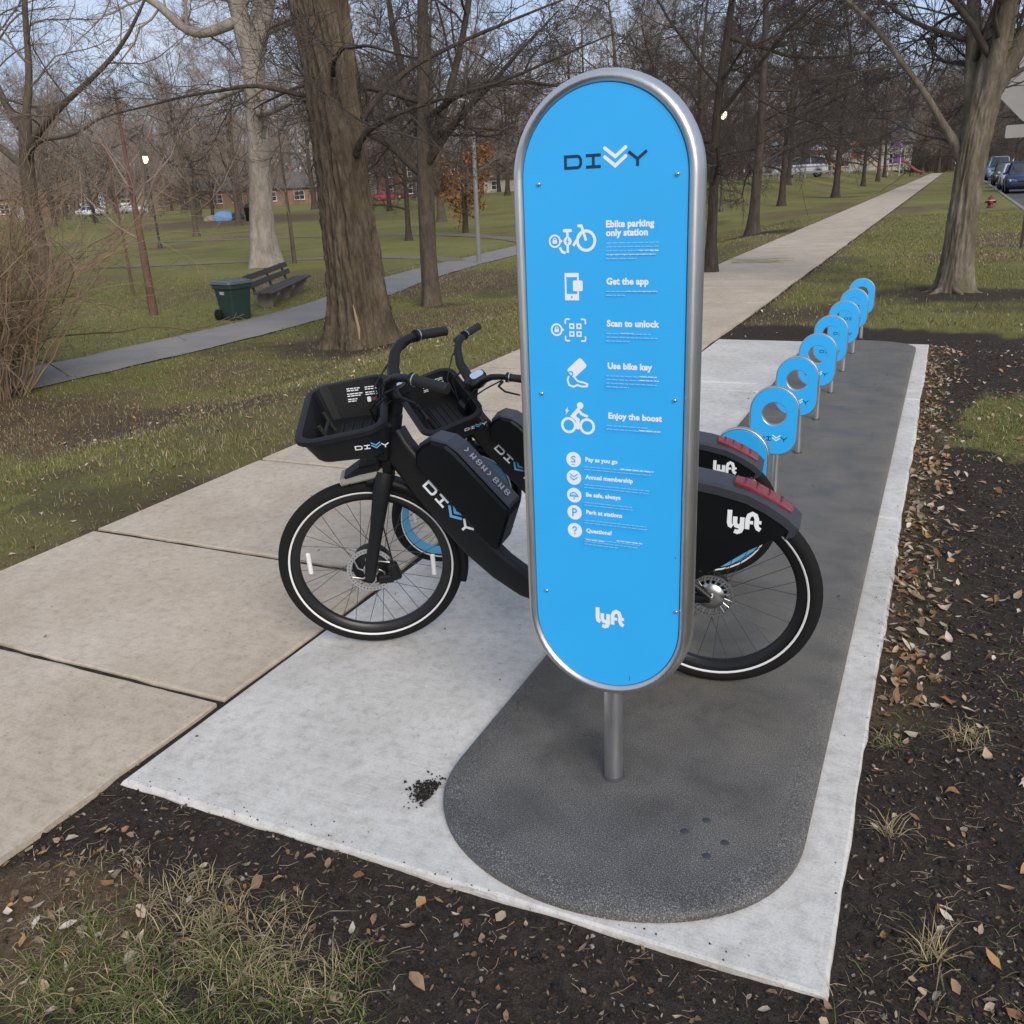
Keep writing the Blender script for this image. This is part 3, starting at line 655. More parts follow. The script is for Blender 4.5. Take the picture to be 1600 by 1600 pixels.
tuft('small half green grass tuft in the dark soil left of the dock base', -1.0, 1.16, 70, .065, .5, .06)
tuft('pale star shaped grass tuft right of the pad near corner', .12, 1.66, 40, .085, .95, .025)
tuft('upright dry tuft against the pad right edge near the mat', .02, 2.02, 26, .07, .98, .02)
tuft('flattened straw tuft on soil right of the sign', .2, 2.52, 60, .06, .95, .06)
tuft('greenish dry tuft beside the pad edge by the rear wheel', -.01, 2.42, 50, .05, .6, .04)
tuft('thin green tuft at the very front of the soil', -.52, 1.12, 36, .06, .25, .05)

def clods(name, P, s):
    n = len(P); base = np.array([(1, 0, 0), (-1, 0, 0), (0, 1, 0), (0, -1, 0), (0, 0, 1), (0, 0, -1)], float)
    V = P[:, None, :] + base[None] * (s[:, None] * rng.uniform(.45, 1.2, (n, 6)))[..., None] + rng.normal(0, .15, (n, 6, 3)) * s[:, None, None]
    f = np.array([(0, 2, 4), (2, 1, 4), (1, 3, 4), (3, 0, 4), (2, 0, 5), (1, 2, 5), (3, 1, 5), (0, 3, 5)]); F = (np.arange(n)[:, None, None] * 6 + f[None]).reshape(-1, 3)
    t = rng.uniform(0, 1, n) ** 2; c = np.array([.016, .014, .0125]) + np.array([.05, .044, .038]) * t[:, None]; pale = rng.uniform(0, 1, n) < .05; c[pale] = np.array([.3, .28, .25]) * rng.uniform(.5, 1.1, (pale.sum(), 1))
    return tag(obj(name, np_mesh(name, V.reshape(-1, 3), [F], False, M['clod'], None, np.repeat(c, 6, 0))), kind='stuff')
def soil_pts(boxes):
    out = []
    for (x0, x1, y0, y1, n) in boxes:
        x, y = scatter(x0, x1, y0, y1, n); s, d = masks(x, y); k = off_paving(x, y) & (rng.uniform(0, 1, n) < s); out.append(np.stack([x[k], y[k], ground_z(x[k], y[k])], 1))
    return np.concatenate(out)
straws([(-2.3, .9, .8, 1.6, 1500), (-.06, .9, 1.2, 5, 2200), (-.06, 1.4, 5, 9.5, 900)])
P = soil_pts([(-2.3, .9, .7, 1.8, 9000), (-.1, 1.0, 1.2, 4.5, 9000), (-.1, 1.4, 4.5, 9.5, 4500)])
clods('soil_crumbs', P, .0025 + .009 * rng.uniform(0, 1, len(P)) ** 4)

LEAFC = np.array([(.46, .34, .22), (.55, .44, .31), (.34, .22, .13), (.30, .15, .07), (.62, .53, .42), (.25, .16, .10), (.42, .24, .10)])
LEAFC_BIG = LEAFC * 1.0
def leaf_geo(n, s):
    """curled ovate leaves: 4 stations along the midrib, left, mid, right"""
    st = np.array([-1, -.45, .25, 1.0]); wd = np.array([.04, .42, .46, .02]); curl = rng.normal(.45, .6, (n, 1)); fold = rng.uniform(.0, 1.0, (n, 1)); asp = rng.uniform(.75, 1.35, (n, 1))
    V = np.zeros((n, 4, 3, 3))
    for j, sg in enumerate((-1, 0, 1)):
        V[:, :, j, 0] = st[None] + rng.normal(0, .06, (n, 4)); V[:, :, j, 1] = sg * wd[None] * asp * (1 + rng.normal(0, .18, (n, 4))); V[:, :, j, 2] = curl * (st[None] ** 2) * .5 + fold * np.abs(sg) * wd[None] + rng.normal(0, .04, (n, 4))
    V *= s[:, None, None, None]; return V.reshape(n, 12, 3)
LF = [(i * 3 + j, i * 3 + j + 1, i * 3 + j + 4, i * 3 + j + 3) for i in range(3) for j in range(2)]
def orient(V, tilt=.35):
    n = len(V); a = rng.uniform(0, 2 * np.pi, n); b = rng.normal(0, tilt, n); c_ = rng.normal(0, tilt, n)
    ca, sa = np.cos(a)[:, None], np.sin(a)[:, None]; x, y, z = V[..., 0], V[..., 1], V[..., 2]
    z2 = z + x * np.sin(b)[:, None] + y * np.sin(c_)[:, None]; return np.stack([x * ca - y * sa, x * sa + y * ca, z2], -1)
def leaves(name, P, s, pal=LEAFC):
    n = len(P); V = orient(leaf_geo(n, s)); V[..., 2] -= V[..., 2].min(1, keepdims=True) * .8; V += P[:, None, :]
    F = (np.arange(n)[:, None, None] * 12 + np.array(LF)[None]).reshape(-1, 4); c = pal[rng.integers(0, len(pal), n)] * rng.uniform(.5, 1.1, (n, 1))
    return tag(obj(name, np_mesh(name, V.reshape(-1, 3), [F], False, M['leaf'], None, np.repeat(c, 12, 0))), kind='stuff')
def leaf_pts(boxes, wfun):
    out = []
    for (x0, x1, y0, y1, n) in boxes:
        x, y = scatter(x0, x1, y0, y1, n); s, d = masks(x, y); k = off_paving(x, y) & (rng.uniform(0, 1, n) < wfun(x, y, s, d)); out.append(np.stack([x[k], y[k], ground_z(x[k], y[k]) + .002], 1))
    return np.concatenate(out)
P = leaf_pts([(-2.2, 1.0, .7, 1.6, 900), (-.1, 1.2, 1.2, 9, 2600), (-9, -3.7, 2.5, 10, 2400), (-2, 2, 9, 22, 1600), (-14, -4, 10, 22, 1800)], lambda x, y, s, d: .12 + .8 * d)
leaves('leaf_litter', P, rng.uniform(.008, .022, len(P)))
P = soil_pts([(-2.2, .9, .8, 1.6, 2600), (-.06, 1.0, 1.2, 5.5, 4200), (-.06, 1.4, 5.5, 9.5, 1800)]); P[:, 2] += .004
leaves('leaf_fragments', P, rng.uniform(.002, .008, len(P)), LEAFC * .55)
# drift of leaves against the right edge of the pad, and against the near edge
n = 760; y = rng.uniform(2.6, 9, n); x = PX1 + .012 + np.abs(rng.normal(0, .11, n)); leaves('edge_leaves', np.stack([x, y, ground_z(x, y) + rng.uniform(.002, .015, n)], 1), rng.uniform(.009, .023, n), LEAFC)
# single leaves large enough to point at
BIG = [(-.80, 1.405), (-.86, 1.40), (-.76, 1.41), (-.70, 1.415), (-.92, 1.41), (-.66, 1.405), (-.83, 1.37), (-.73, 1.36), (-.6, 1.38), (-.955, 1.385)]
def big_leaf(x, y, s, c, label, grp):
    V = orient(leaf_geo(1, np.array([s])), .3)[0]; V[:, 2] -= V[:, 2].min() - .001
    me = np_mesh('fallen_leaf', V, [np.array(LF)], False, M['leaf'], None, np.repeat(np.array([c]), 12, 0)); o = obj('fallen_leaf', me)
    o.location = (x, y, float(ground_z(np.array(x), np.array(y))) + .004); tag(o, label, 'leaf', grp)
for (x, y) in BIG: big_leaf(x, y, rng.uniform(.010, .016), LEAFC[[0, 2, 3, 6][rng.integers(4)]] * rng.uniform(.8, 1.1), 'brown leaf in the drift against the near edge of the pad', 'leaves drifted against the near pad edge')
for k in range(40):
    y = rng.uniform(1.05, 2.9); x = PX1 + .02 + rng.uniform(0, .42) if y > PY0 else rng.uniform(-.2, .3)
    big_leaf(x, y, rng.uniform(.008, .019), LEAFC[rng.integers(5)] * rng.uniform(.8, 1.15), 'pale fallen leaf on the dark soil right of the pad', 'fallen leaves on the soil right of the pad')
for k in range(40):
    x = rng.uniform(-1.95, -.1); y = rng.uniform(.95, 1.42)
    big_leaf(x, y, rng.uniform(.006, .015), LEAFC[rng.integers(6)] * rng.uniform(.8, 1.15), 'tan fallen leaf on the dark soil in front of the pad', 'fallen leaves on the soil in front of the pad')
for k in range(34):
    y = rng.uniform(2.9, 6.5); x = PX1 + .02 + abs(rng.normal(0, .22))
    big_leaf(x, y, rng.uniform(.014, .026), LEAFC[rng.integers(6)] * rng.uniform(.8, 1.15), 'curled leaf on the ground beside the docks, right of the pad', 'fallen leaves beside the docks')
# crumbs and leaf bits blown on to the paving
n = 130; x = rng.uniform(-3.7, -.1, n); y = rng.uniform(1.5, 8.5, n); k = ~((x > DX - DW - .02) & (x < DX + DW + .02) & (y < 2.2)); x, y = x[k], y[k]
zz = np.where((x > DX - DW + .05) & (x < DX + DW - .05), .031, np.where(np.abs(np.abs(x - DX) - DW) < .06, .032, .001)); leaves('leaf_fragments', np.stack([x, y, zz], 1), rng.uniform(.002, .008, len(x)), LEAFC * .6)
n = 150; x = np.where(rng.uniform(0, 1, n) < .5, PX1 - np.abs(rng.normal(0, .03, n)), rng.uniform(PX0, PX1, n)); y = np.where(x > PX1 - .08, rng.uniform(1.5, 9, n), PY0 + np.abs(rng.normal(0, .03, n))); k = np.hypot((x - DX) / DW, (y - 1.9) / .42) > 1.03
clods('soil_crumbs', np.stack([x[k], y[k], np.full(k.sum(), .001)], 1), rng.uniform(.001, .0035, k.sum()))
# the clump of soil on the pad left of the dock base
V = []; 
P = np.stack([-1.133 + rng.normal(0, .021, 520), 1.735 + rng.normal(0, .024, 520), rng.uniform(.001, .009, 520)], 1); P = P[P[:, 0] < -1.117]
o = clods('soil_clump', P, rng.uniform(.0018, .0065, len(P))); del o['kind']; tag(o, 'small clump of dark soil on the pad touching the dock base', 'soil clump')

# ------------------------------------------------------------------ the information sign
SGX, SGY, LEAN = -.675, 1.949, .0144
def stadium(r, zb, zt_, n=28, cx=-.010):
    """outline (u, z): zb / zt_ are the centres of the two half circles"""
    return [(cx + r * math.cos(math.pi * i / n), zt_ + r * math.sin(math.pi * i / n)) for i in range(n + 1)] + [(cx - r * math.cos(math.pi * i / n), zb - r * math.sin(math.pi * i / n)) for i in range(n + 1)]
sign = thing('station_sign', 'tall blue bike share sign with rounded ends in a steel frame on a short post', 'sign', (SGX, SGY, 0), (-LEAN, 0, 0))
ZB, ZT = .5110, 1.5530
# frame: a rolled steel tube following the outline, the panel set into its front
pr = []
for i in range(14):
    a = R(-150 + 300 * i / 13 + 0)
    pr.append((.0145 + .0165 * math.cos(a), .0 + .036 * math.sin(a)))           # (outward offset, depth y)
RR = []
base_n = stadium(1.0, 0, 0)
outl = stadium(.19, ZB, ZT)
mb = MB(); n = len(outl)
rings = []
for (o_, d_) in [(.0005, -.012)] + pr + [(.0005, .016)]:
    rings.append([(u, d_, z) for u, z in stadium(.1845 + o_, ZB, ZT)])
mb.rings(rings, False, False, True)
mb.build('frame', M['steel'], sign)
MB().prism(stadium(.1862, ZB, ZT), .0145, f=lambda a, b, h: (a, h - .0125, b)).build('panel', M['blue'], sign)
MB().prism(stadium(.182, ZB, ZT), .008, f=lambda a, b, h: (a, h + .018, b)).build('back_panel', M['sign_back'], sign)
mb = MB(); mb.tube([(0.0, .0, .027), (0, .0, .34)], .0245, 28); mb.build('post', M['steel'], sign)
mb = MB(); mb.lathe([(.0245, .036), (.028, .0345), (.030, .032), (.030, .024)], (0, 0, 0), 'z', 28); mb.build('post_collar', tag_mat('collar gap', (.05, .048, .045), rough=.7), sign)
fS = lambda u, v, h: (u, -.027 - h, v)
dk = Decal(fS); wh = Decal(fS); logo_letters(dk, wh, .0292, -.0975, 1.5735, .215); dk.build('logo_letters', M['navy'], sign); wh.build('logo_chevrons', M['white'], sign)
for (u, v) in ((-.158, 1.547), (.1535, 1.554), (-.166, 1.079), (.157, 1.0795), (-.169, .566), (.170, .5607)):
    mb = MB().lathe([(0, -.0325), (.0022, -.0323), (.0042, -.0308), (.0052, -.0272)], (u, 0, v), 'y', 14); mb.build('bolt', M['chrome'], sign)
HB = .0009
for body, u, v in (('Ebike parking', -.0035, 1.4527), ('only station', -.0030, 1.4345), ('Get the app', -.0028, 1.3318), ('Scan to unlock', -.0022, 1.2400), ('Use bike key', -.0012, 1.1445), ('Enjoy the boost', -.0005, 1.0285)):
    text(body, .0193, fS, sign, M['white'], 'heading', u, v, HB)
for body, v in (('Pay as you go', .9185), ('Annual membership', .8745), ('Be safe, always', .8300), ('Park at stations', .7850), ('Questions?', .7370)):
    text(body, .0142, fS, sign, M['white'], 'heading', -.0585, v + .0015, .0006)
# rows of fine print, too small to read: word-length dashes
fp = Decal(fS, .0004); fb = Decal(fS, .0004); rr = random.Random(11)
def row(u, v, w, hh=.0017, d=None):
    x = u
    while x < u + w:
        k = rr.uniform(.006, .017); k = min(k, u + w - x)
        if k > .002: (d or fp).stroke([(x, v), (x + k, v)], hh)
        x += k + .0022
for v0, lens in ((1.4195, (.119, .119, .10, .115, .07)), (1.3165, (.118, .045)), (1.2245, (.105, .12, .055)), (1.129, (.115, .12, .12, .055)), (1.0130, (.10, .125))):
    for k, w in enumerate(lens): row(-.003, v0 - k * .0083, w)
row(.07, 1.4029, .045, .0024, fb); row(-.003, 1.3946, .11, .0024, fb); row(.045, 1.3165, .07, .0022, fb); row(.03, 1.2245, .03, .0022, fb); row(.075, 1.129, .04, .0022, fb); row(.075, 1.1207, .045, .0022, fb); row(.075, 1.0047, .05, .0022, fb)
for v0, lens in ((.9085, (.165, .165)), (.8640, (.165, .160)), (.8195, (.12, .122)), (.7745, (.155, .158)), (.7265, (.14, .135, .085))):
    for k, w in enumerate(lens): row(-.0585, v0 - k * .0066, w, .0015)
row(.03, .9085, .08, .002, fb); row(.02, .7265, .065, .002, fb); row(-.0585, .7199, .05, .002, fb)
fp.build('fine_print', M['fine'], sign); fb.build('bold_print', M['white'], sign)
# pictograms
ic = Decal(fS, .0004); ib = Decal(fS, .0012)
def flush_icon(a='pictogram'):
    global ic, ib
    o = ic.build(a, M['white'], sign)
    if ib.mb.v: ib.build('pictogram_detail', M['blue'], o)
    ic = Decal(fS, .0004); ib = Decal(fS, .0012)
ic.ring((-.0494, 1.4255), .0205, .0065); ic.stroke([(-.0494, 1.4255), (-.0600, 1.4570), (-.0690, 1.4570)], .006); ic.stroke([(-.080, 1.415), (-.0565, 1.447)], .006)
ic.stroke([(-.1005, 1.4475), (-.0855, 1.4475)], .007, round_=True); ic.stroke([(-.093, 1.4475), (-.093, 1.400)], .006); ic.disc((-.093, 1.4250), .0095); ic.stroke([(-.112, 1.412), (-.106, 1.402), (-.098, 1.400)], .006)
ic.ring((-.1235, 1.4255), .0125, .004); ic.poly([(-.1130, 1.4330), (-.1045, 1.4255), (-.1130, 1.4180)]); ic.poly(rrect_ := [(-.1235 + a, 1.424 + b) for a, b in rrect(.011, .008, .0015, 2)]); ic.ring((-.1235, 1.4285), .0035, .0018)
ib.stroke([(-.0915, 1.4315), (-.0950, 1.4250), (-.0915, 1.4250), (-.0945, 1.4190)], .0022)
flush_icon()
ic.stroke([(-.0998, 1.3545), (-.0700, 1.3545), (-.0700, 1.2985), (-.0998, 1.2985)], .0042, True); ic.poly([(-.100, 1.3105), (-.070, 1.3105), (-.070, 1.2985), (-.100, 1.2985)]); ic.poly([(-.100, 1.3545), (-.070, 1.3545), (-.070, 1.3475), (-.100, 1.3475)])
ic.poly([(-.0705 + a, 1.3285 + b) for a, b in rrect(.0235, .0235, .003, 3)]); ib.disc((-.085, 1.304), .0022, 10)
flush_icon()
ic.ring((-.1242, 1.2298), .0125, .004); ic.poly([(-.1140, 1.2375), (-.1055, 1.2298), (-.1140, 1.2222)]); ic.poly([(-.1242 + a, 1.228 + b) for a, b in rrect(.011, .008, .0015, 2)]); ic.ring((-.1242, 1.2328), .0035, .0018)
for sx, sz in ((-1, 1), (1, 1), (-1, -1), (1, -1)):
    cx, cz = -.078 + sx * .0245, 1.2298 + sz * .0245
    ic.stroke([(cx - sx * .011, cz), (cx - sx * .003, cz), (cx - sx * .0008, cz - sz * .0008), (cx, cz - sz * .003), (cx, cz - sz * .011)], .0036)
    ic.stroke([(-.078 + sx * .0088 + a, 1.2298 + sz * .0088 + b) for a, b in ((-.0045, -.0045), (.0045, -.0045), (.0045, .0045), (-.0045, .0045))], .0036, True)
flush_icon()
ca, sa = math.cos(R(42)), math.sin(R(42)); rot = lambda a, b: (a * ca - b * sa, a * sa + b * ca)
ic.poly([(-.0760 + rot(a, b)[0], 1.1430 + rot(a, b)[1]) for a, b in rrect(.046, .026, .006, 4)])
ic.stroke([(-.0955, 1.1250), (-.1000, 1.1140), (-.0960, 1.1020), (-.0850, 1.0985), (-.0760, 1.1030), (-.0640, 1.1000), (-.0520, 1.1010), (-.0505, 1.1060), (-.0580, 1.1090), (-.0740, 1.1120), (-.0830, 1.1210)], .0042)
ib.ring((-.0915, 1.1290), .0055, .0026)
flush_icon()
for cx in (-.0993, -.0526): ic.ring((cx, 1.0055), .0165, .0062)
ic.disc((-.0694, 1.0545), .0082); ic.stroke([(-.0745, 1.0440), (-.0880, 1.0285), (-.0760, 1.0200), (-.0760, 1.0010)], .0095, round_=True); ic.stroke([(-.0745, 1.0440), (-.0660, 1.0345), (-.0530, 1.0300)], .0066, round_=True)
ic.poly([(-.1000, 1.0500), (-.1080, 1.0395), (-.1035, 1.0395), (-.1070, 1.0300), (-.0975, 1.0420), (-.1020, 1.0420)])
flush_icon()
def badge(v): ic.disc((-.0885, v), .0188, 30)
badge(.9214)
ib.stroke([(-.0835, .9270), (-.0865, .9300), (-.0910, .9295), (-.0930, .9265), (-.0905, .9235), (-.0865, .9220), (-.0845, .9190), (-.0865, .9160), (-.0910, .9155), (-.0940, .9185)], .0028); ib.stroke([(-.0935, .9100), (-.0835, .9100)], .0012)
flush_icon('badge'); badge(.8766)
ib.stroke([(-.0985, .8860), (-.0885, .8785), (-.0785, .8860)], .0024); ib.stroke([(-.0985, .8785), (-.0885, .8705), (-.0785, .8785)], .0024)
flush_icon('badge'); badge(.8312)
ib.stroke([(-.0990, .8290), (-.0980, .8345), (-.0920, .8385), (-.0850, .8375), (-.0795, .8325), (-.0785, .8290)], .0026, True); ib.stroke([(-.0960, .8320), (-.0820, .8320)], .0016); ib.stroke([(-.0885, .8270), (-.0885, .8205)], .0020)
flush_icon('badge'); badge(.7868)
ib.stroke([(-.0925, .7770), (-.0925, .7965), (-.0875, .7965), (-.0835, .7935), (-.0835, .7895), (-.0875, .7868), (-.0925, .7868)], .0034)
flush_icon('badge'); badge(.7402)
ib.stroke([(-.0935, .7445), (-.0925, .7480), (-.0885, .7500), (-.0845, .7480), (-.0840, .7445), (-.0865, .7415), (-.0885, .7390), (-.0885, .7365)], .003); ib.disc((-.0885, .7320), .0019, 10)
flush_icon('badge')
ly = Decal(fS); logo_script(ly, .052, -.0365, .4880); ly.build('logo_script', M['white'], sign)
sc_ = Decal(fS, .0004); sc_.stroke([(.052, .347), (.0535, .353), (.052, .360)], .0012); sc_.disc((.1655, .700), .0016, 8); sc_.build('scratch', M['navy'], sign)

# ------------------------------------------------------------------ docking points
DKX = -.682
def dock_point():
    t = thing('dock_point', '', 'dock')
    W_, z0, z1 = .232, .246, .584; r = W_ / 2; n = 24
    out = [(r * math.cos(math.pi * i / n), z1 - r + r * math.sin(math.pi * i / n)) for i in range(n + 1)]
    rb = .095
    out += [(-r + rb - rb * math.cos(math.pi / 2 * i / 10), z0 + rb - rb * math.sin(math.pi / 2 * i / 10)) for i in range(11)]
    out += [(r - rb + rb * math.sin(math.pi / 2 * i / 10), z0 + rb - rb * math.cos(math.pi / 2 * i / 10)) for i in range(11)]
    hc = (.0, z1 - r - .017); hr = .0555
    dense = []
    for i in range(len(out)):
        p, q = Vector(out[i]), Vector(out[(i + 1) % len(out)]); m_ = max(1, int((q - p).length / .008)); dense += [tuple(p + (q - p) * k / m_) for k in range(m_)]
    out = dense
    # plate with a round hole: the outline and the hole share a fan of quads
    def plate(o_in, h_r, depth):
        ang = [math.atan2(z - hc[1], x - hc[0]) for x, z in o_in]
        return [(x, z) for x, z in o_in], [(hc[0] + h_r * math.cos(a), hc[1] + h_r * math.sin(a)) for a in ang]
    def ring_plate(name, mat, inset_, yy0, yy1, hrad, bev):
        o0, h0 = plate(inset(out, inset_) if inset_ else out, hrad, 0); o1 = inset(o0, bev); h1 = [(hc[0] + (x - hc[0]) * (hrad + bev) / hrad, hc[1] + (z - hc[1]) * (hrad + bev) / hrad) for x, z in h0]
        seq = [[(x, yy0, z) for x, z in h1], [(x, yy0, z) for x, z in o1], [(x, yy0 + bev, z) for x, z in o0], [(x, yy1 - bev, z) for x, z in o0], [(x, yy1, z) for x, z in o1], [(x, yy1, z) for x, z in h1], [(x, yy1 - bev, z) for x, z in h0], [(x, yy0 + bev, z) for x, z in h0]]
        seq.append(seq[0]); mb = MB(); mb.rings(seq, False, False, False); return mb.build(name, mat, t)
    ring_plate('steel_plate', M['steel'], 0, -.016, .016, hr, .003)
    ring_plate('front_face', M['blue'], .007, -.0185, -.0150, hr + .004, .0008)
    ring_plate('rear_face', M['blue'], .007, .0150, .0185, hr + .004, .0008)
    MB().tube([(.022, 0, .027), (.022, 0, .252)], .0165, 20).build('post', M['steel'], t)
    MB().lathe([(.0165, .036), (.023, .035), (.025, .028)], (.022, 0, 0), 'z', 20).build('post_collar', tag_mat('collar gap', (.05, .048, .045)), t)
    f = lambda u, v, h: (u, -.0185 - h, v)
    d, w_ = Decal(f), Decal(f); logo_letters(d, w_, .0215, -.068, .318, .2); d.build('logo_letters', M['navy'], t); w_.build('logo_chevrons', M['white'], t)
    return t
DL = ['blue dock plate half hidden behind the rear covers of the bikes', 'nearest fully visible blue dock plate, its whole logo showing', 'second fully visible blue dock plate, just behind the nearest whole one',
      'blue dock plate third behind the bikes in full view', 'middle blue dock plate of the row, a darker ring showing through its hole', 'blue dock plate third from the far end of the row', 'blue dock plate just in front of the last one', 'farthest blue dock plate at the end of the row by the tree']
dp = dock_point()
for i in range(8):
    o = dp if i == 0 else copy_tree(dp)
    o.location = (DKX, 3.582 + .7909 * i, 0); o.rotation_euler = (0, R((0, .4, -.3, .5, -.4, .2, .3, -.2)[i]) * 1.5, R((0, 1, -1.2, .6, -.5, 1, -.7, .4)[i])); o['label'] = DL[i]; o['group'] = 'dock plates along the dark base'

# ------------------------------------------------------------------ bikes
WR = .322                                                                        # wheel radius
HX = .59
def circ(cx, cz, r, a0, a1, n): return [(cx + r * math.cos(R(a0 + (a1 - a0) * i / n)), cz + r * math.sin(R(a0 + (a1 - a0) * i / n))) for i in range(n + 1)]
def bike(label, loc, rotz, lean, psi, rimmat, size=1.0):
    B = thing('share_bike', label, 'bicycle', loc, (lean, .0215, rotz), 'parked share bikes')
    # steering turns the fork, front wheel, basket and bars about the tilted head axis
    A0 = Vector((.43, 0, .88)); ax = (Vector((.43, 0, .88)) - Vector((.492, 0, .60))).normalized(); Q = Matrix.Rotation(psi, 3, ax)
    ST = lambda p: A0 + Q @ (Vector(p) - A0)
    def turn(o):
        me = o.data
        for v in me.vertices: v.co = ST(v.co)
        me.update(); return o
    def wheel(name, cx, front):
        t = []
        mb = MB(); tp = [(WR - .024 + .0245 * math.cos(R(a)) * (1.0 if abs(((a + 180) % 360) - 180) > 50 else 1.0), .0235 * math.sin(R(a))) for a in range(0, 360, 24)]
        mb.lathe(tp, (cx, 0, WR), 'y', 72, True, True); w = mb.build(name, M['rubber'], B); t.append(w)
        mb = MB()
        for sg in (-1, 1): mb.lathe([(WR - .0425, sg * .0200), (WR - .0395, sg * .0216), (WR - .0365, sg * .0228), (WR - .0368, sg * .0236), (WR - .0400, sg * .0226), (WR - .0430, sg * .0208)], (cx, 0, WR), 'y', 72)
        t.append(mb.build('reflective_stripe', M['reflect'], w))
        rd = .034 if rimmat is M['rim_blue'] else .026
        mb = MB().lathe([(WR - .046, -.0135), (WR - .046 - rd, -.010), (WR - .046 - rd - .003, 0), (WR - .046 - rd, .010), (WR - .046, .0135)], (cx, 0, WR), 'y', 72); t.append(mb.build('rim', rimmat, w))
        hr = .066 if front else .045
        mb = MB()
        for k in range(32):
            sg = 1 if k % 2 else -1; a = 2 * math.pi * k / 32; b = a + (.62 if (k // 2) % 2 else -.62)
            p0 = (cx + (hr * .88) * math.cos(b), sg * .026, WR + hr * .88 * math.sin(b)); p1 = (cx + (WR - .07) * math.cos(a), sg * .004, WR + (WR - .07) * math.sin(a)); mb.tube([p0, p1], .0011, 5, False)
        t.append(mb.build('spokes', M['spoke'], w))
        mb = MB().lathe([(0, -.050), (.02, -.050), (.024, -.043), (hr * .9, -.036), (hr, -.028), (hr, .028), (hr * .9, .036), (.024, .043), (.02, .050), (0, .050)] if front else [(0, -.05), (.014, -.05), (.018, -.04), (hr, -.03), (hr, -.022), (.026, -.018), (.026, .018), (hr, .022), (hr, .03), (.018, .04), (.014, .05), (0, .05)], (cx, 0, WR), 'y', 36); t.append(mb.build('hub', M['plastic'], w))
        # brake disc on the left side
        dr = .083 if front else .07; mb = MB(); yd = .0485
        mb.lathe([(dr, yd - .001), (dr, yd + .001), (dr - .016, yd + .001), (dr - .016, yd - .001)], (cx, 0, WR), 'y', 48, False, True)
        for k in range(6 if front else 18):
            a = 2 * math.pi * k / (6 if front else 18)
            if front: pts = [(cx + r_ * math.cos(a + tw), yd, WR + r_ * math.sin(a + tw)) for r_, tw in ((.024, 0), (.045, .28), (dr - .012, .75))]; mb.tube(pts, .0034, 6, True, .5)
            else: pts = [(cx + r_ * math.cos(a + tw), yd, WR + r_ * math.sin(a + tw)) for r_, tw in ((.024, 0), (dr - .006, .22))]; mb.tube(pts, .0036, 6, True, .5)
        mb.lathe([(.012, yd + .003), (.027 if front else .042, yd + .003), (.027 if front else .042, yd - .003)], (cx, 0, WR), 'y', 30)
        if not front: mb.lathe([(0, yd + .016), (.009, yd + .016), (.011, yd + .012), (.011, yd)], (cx, 0, WR), 'y', 14)
        t.append(mb.build('brake_disc', M['chrome'], w))
        mb = MB()
        for k in range(40):
            a = 2 * math.pi * k / 40; mb.lathe([(0, yd + .0016), (.0022, yd + .0016)], (cx + (dr - .008) * math.cos(a), 0, WR + (dr - .008) * math.sin(a)), 'y', 6)
        t.append(mb.build('disc_holes', M['rubber'], w))
        # spoke reflectors
        if front:
            for a in (R(8), R(188)):
                r0 = .215; mb = MB(); c = (cx + r0 * math.cos(a), .008, WR + r0 * math.sin(a)); mb.box(c, (.016, .008, .085), Matrix.Rotation(-a + R(6), 3, 'Y'), .004); t.append(mb.build('wheel_reflector', M['reflect'], w))
        if front: [turn(o) for o in t]
        return w
    wheel('front_wheel', HX, True); wheel('rear_wheel', -HX, False)
    # fork
    mb = MB()
    for sg in (-1, 1): mb.tube([(HX + .006, sg * .066, WR - .028), (HX - .004, sg * .066, WR + .02), (.545, sg * .062, .48), (.505, sg * .052, .625), (.488, sg * .034, .672)], [.012, .0145, .0155, .021, .022], 14, True, 1.45, (0, 1, 0))
    mb.tube([(.498, 0, .635), (.478, 0, .72), (.43, 0, .88)], [.036, .03, .026], 16); turn(mb.build('fork', M['frame_black'], B))
    mb = MB(); mb.box((HX - .082, .066, WR - .004), (.036, .034, .062), Matrix.Rotation(R(14), 3, 'Y'), .006); mb.box((HX - .050, .070, WR - .03), (.05, .016, .03), None, .004); mb.tube([(HX - .082, .07, WR + .03), (.52, .072, .50), (.50, .045, .63)], .0028, 6); turn(mb.build('brake_caliper', M['plastic'], B))
    # front mudguard: hugging strip behind the wheel plus the black valance up to the frame
    arc = [circ(HX, WR, WR + .012, 96, 198, 24), circ(HX, WR, WR + .017, 96, 198, 24)]
    mb = MB(); rings = []
    for k in range(25):
        (x0, z0), (x1, z1) = arc[0][k], arc[1][k]; dx, dz = HX - x0, WR - z0; l = math.hypot(dx, dz); ix, iz = x0 + dx / l * .024, z0 + dz / l * .024
        w_ = .031 + .006 * math.sin(k / 24 * math.pi)
        rings.append([(ix, -w_, iz), (x0, -w_ * .92, z0), (x1, -w_ * .5, z1), (x1, w_ * .5, z1), (x0, w_ * .92, z0), (ix, w_, iz), (x0 + dx / l * .002, w_ * .85, z0 + dz / l * .002), (x0 + dx / l * .002, -w_ * .85, z0 + dz / l * .002)])
    mb.rings(rings, True, True, True); turn(mb.build('front_mudguard', M['plastic'], B))
    # basket: a tapered tub with a rolled lip
    def tub(cx, cz, w, l, r, zz): return [(cx + a, b, (zz(cx + a) - .10 * b) if callable(zz) else zz) for a, b in rrect(l, w, r, 5)]
    zr = lambda x: .915 - (x - .50) * .10
    t_o = tub(.586, 0, .405, .265, .06, zr); t_l = tub(.586, 0, .430, .290, .072, lambda x: zr(x) - .002); t_l2 = tub(.586, 0, .430, .290, .072, lambda x: zr(x) - .016); t_i = tub(.586, 0, .385, .245, .05, zr)
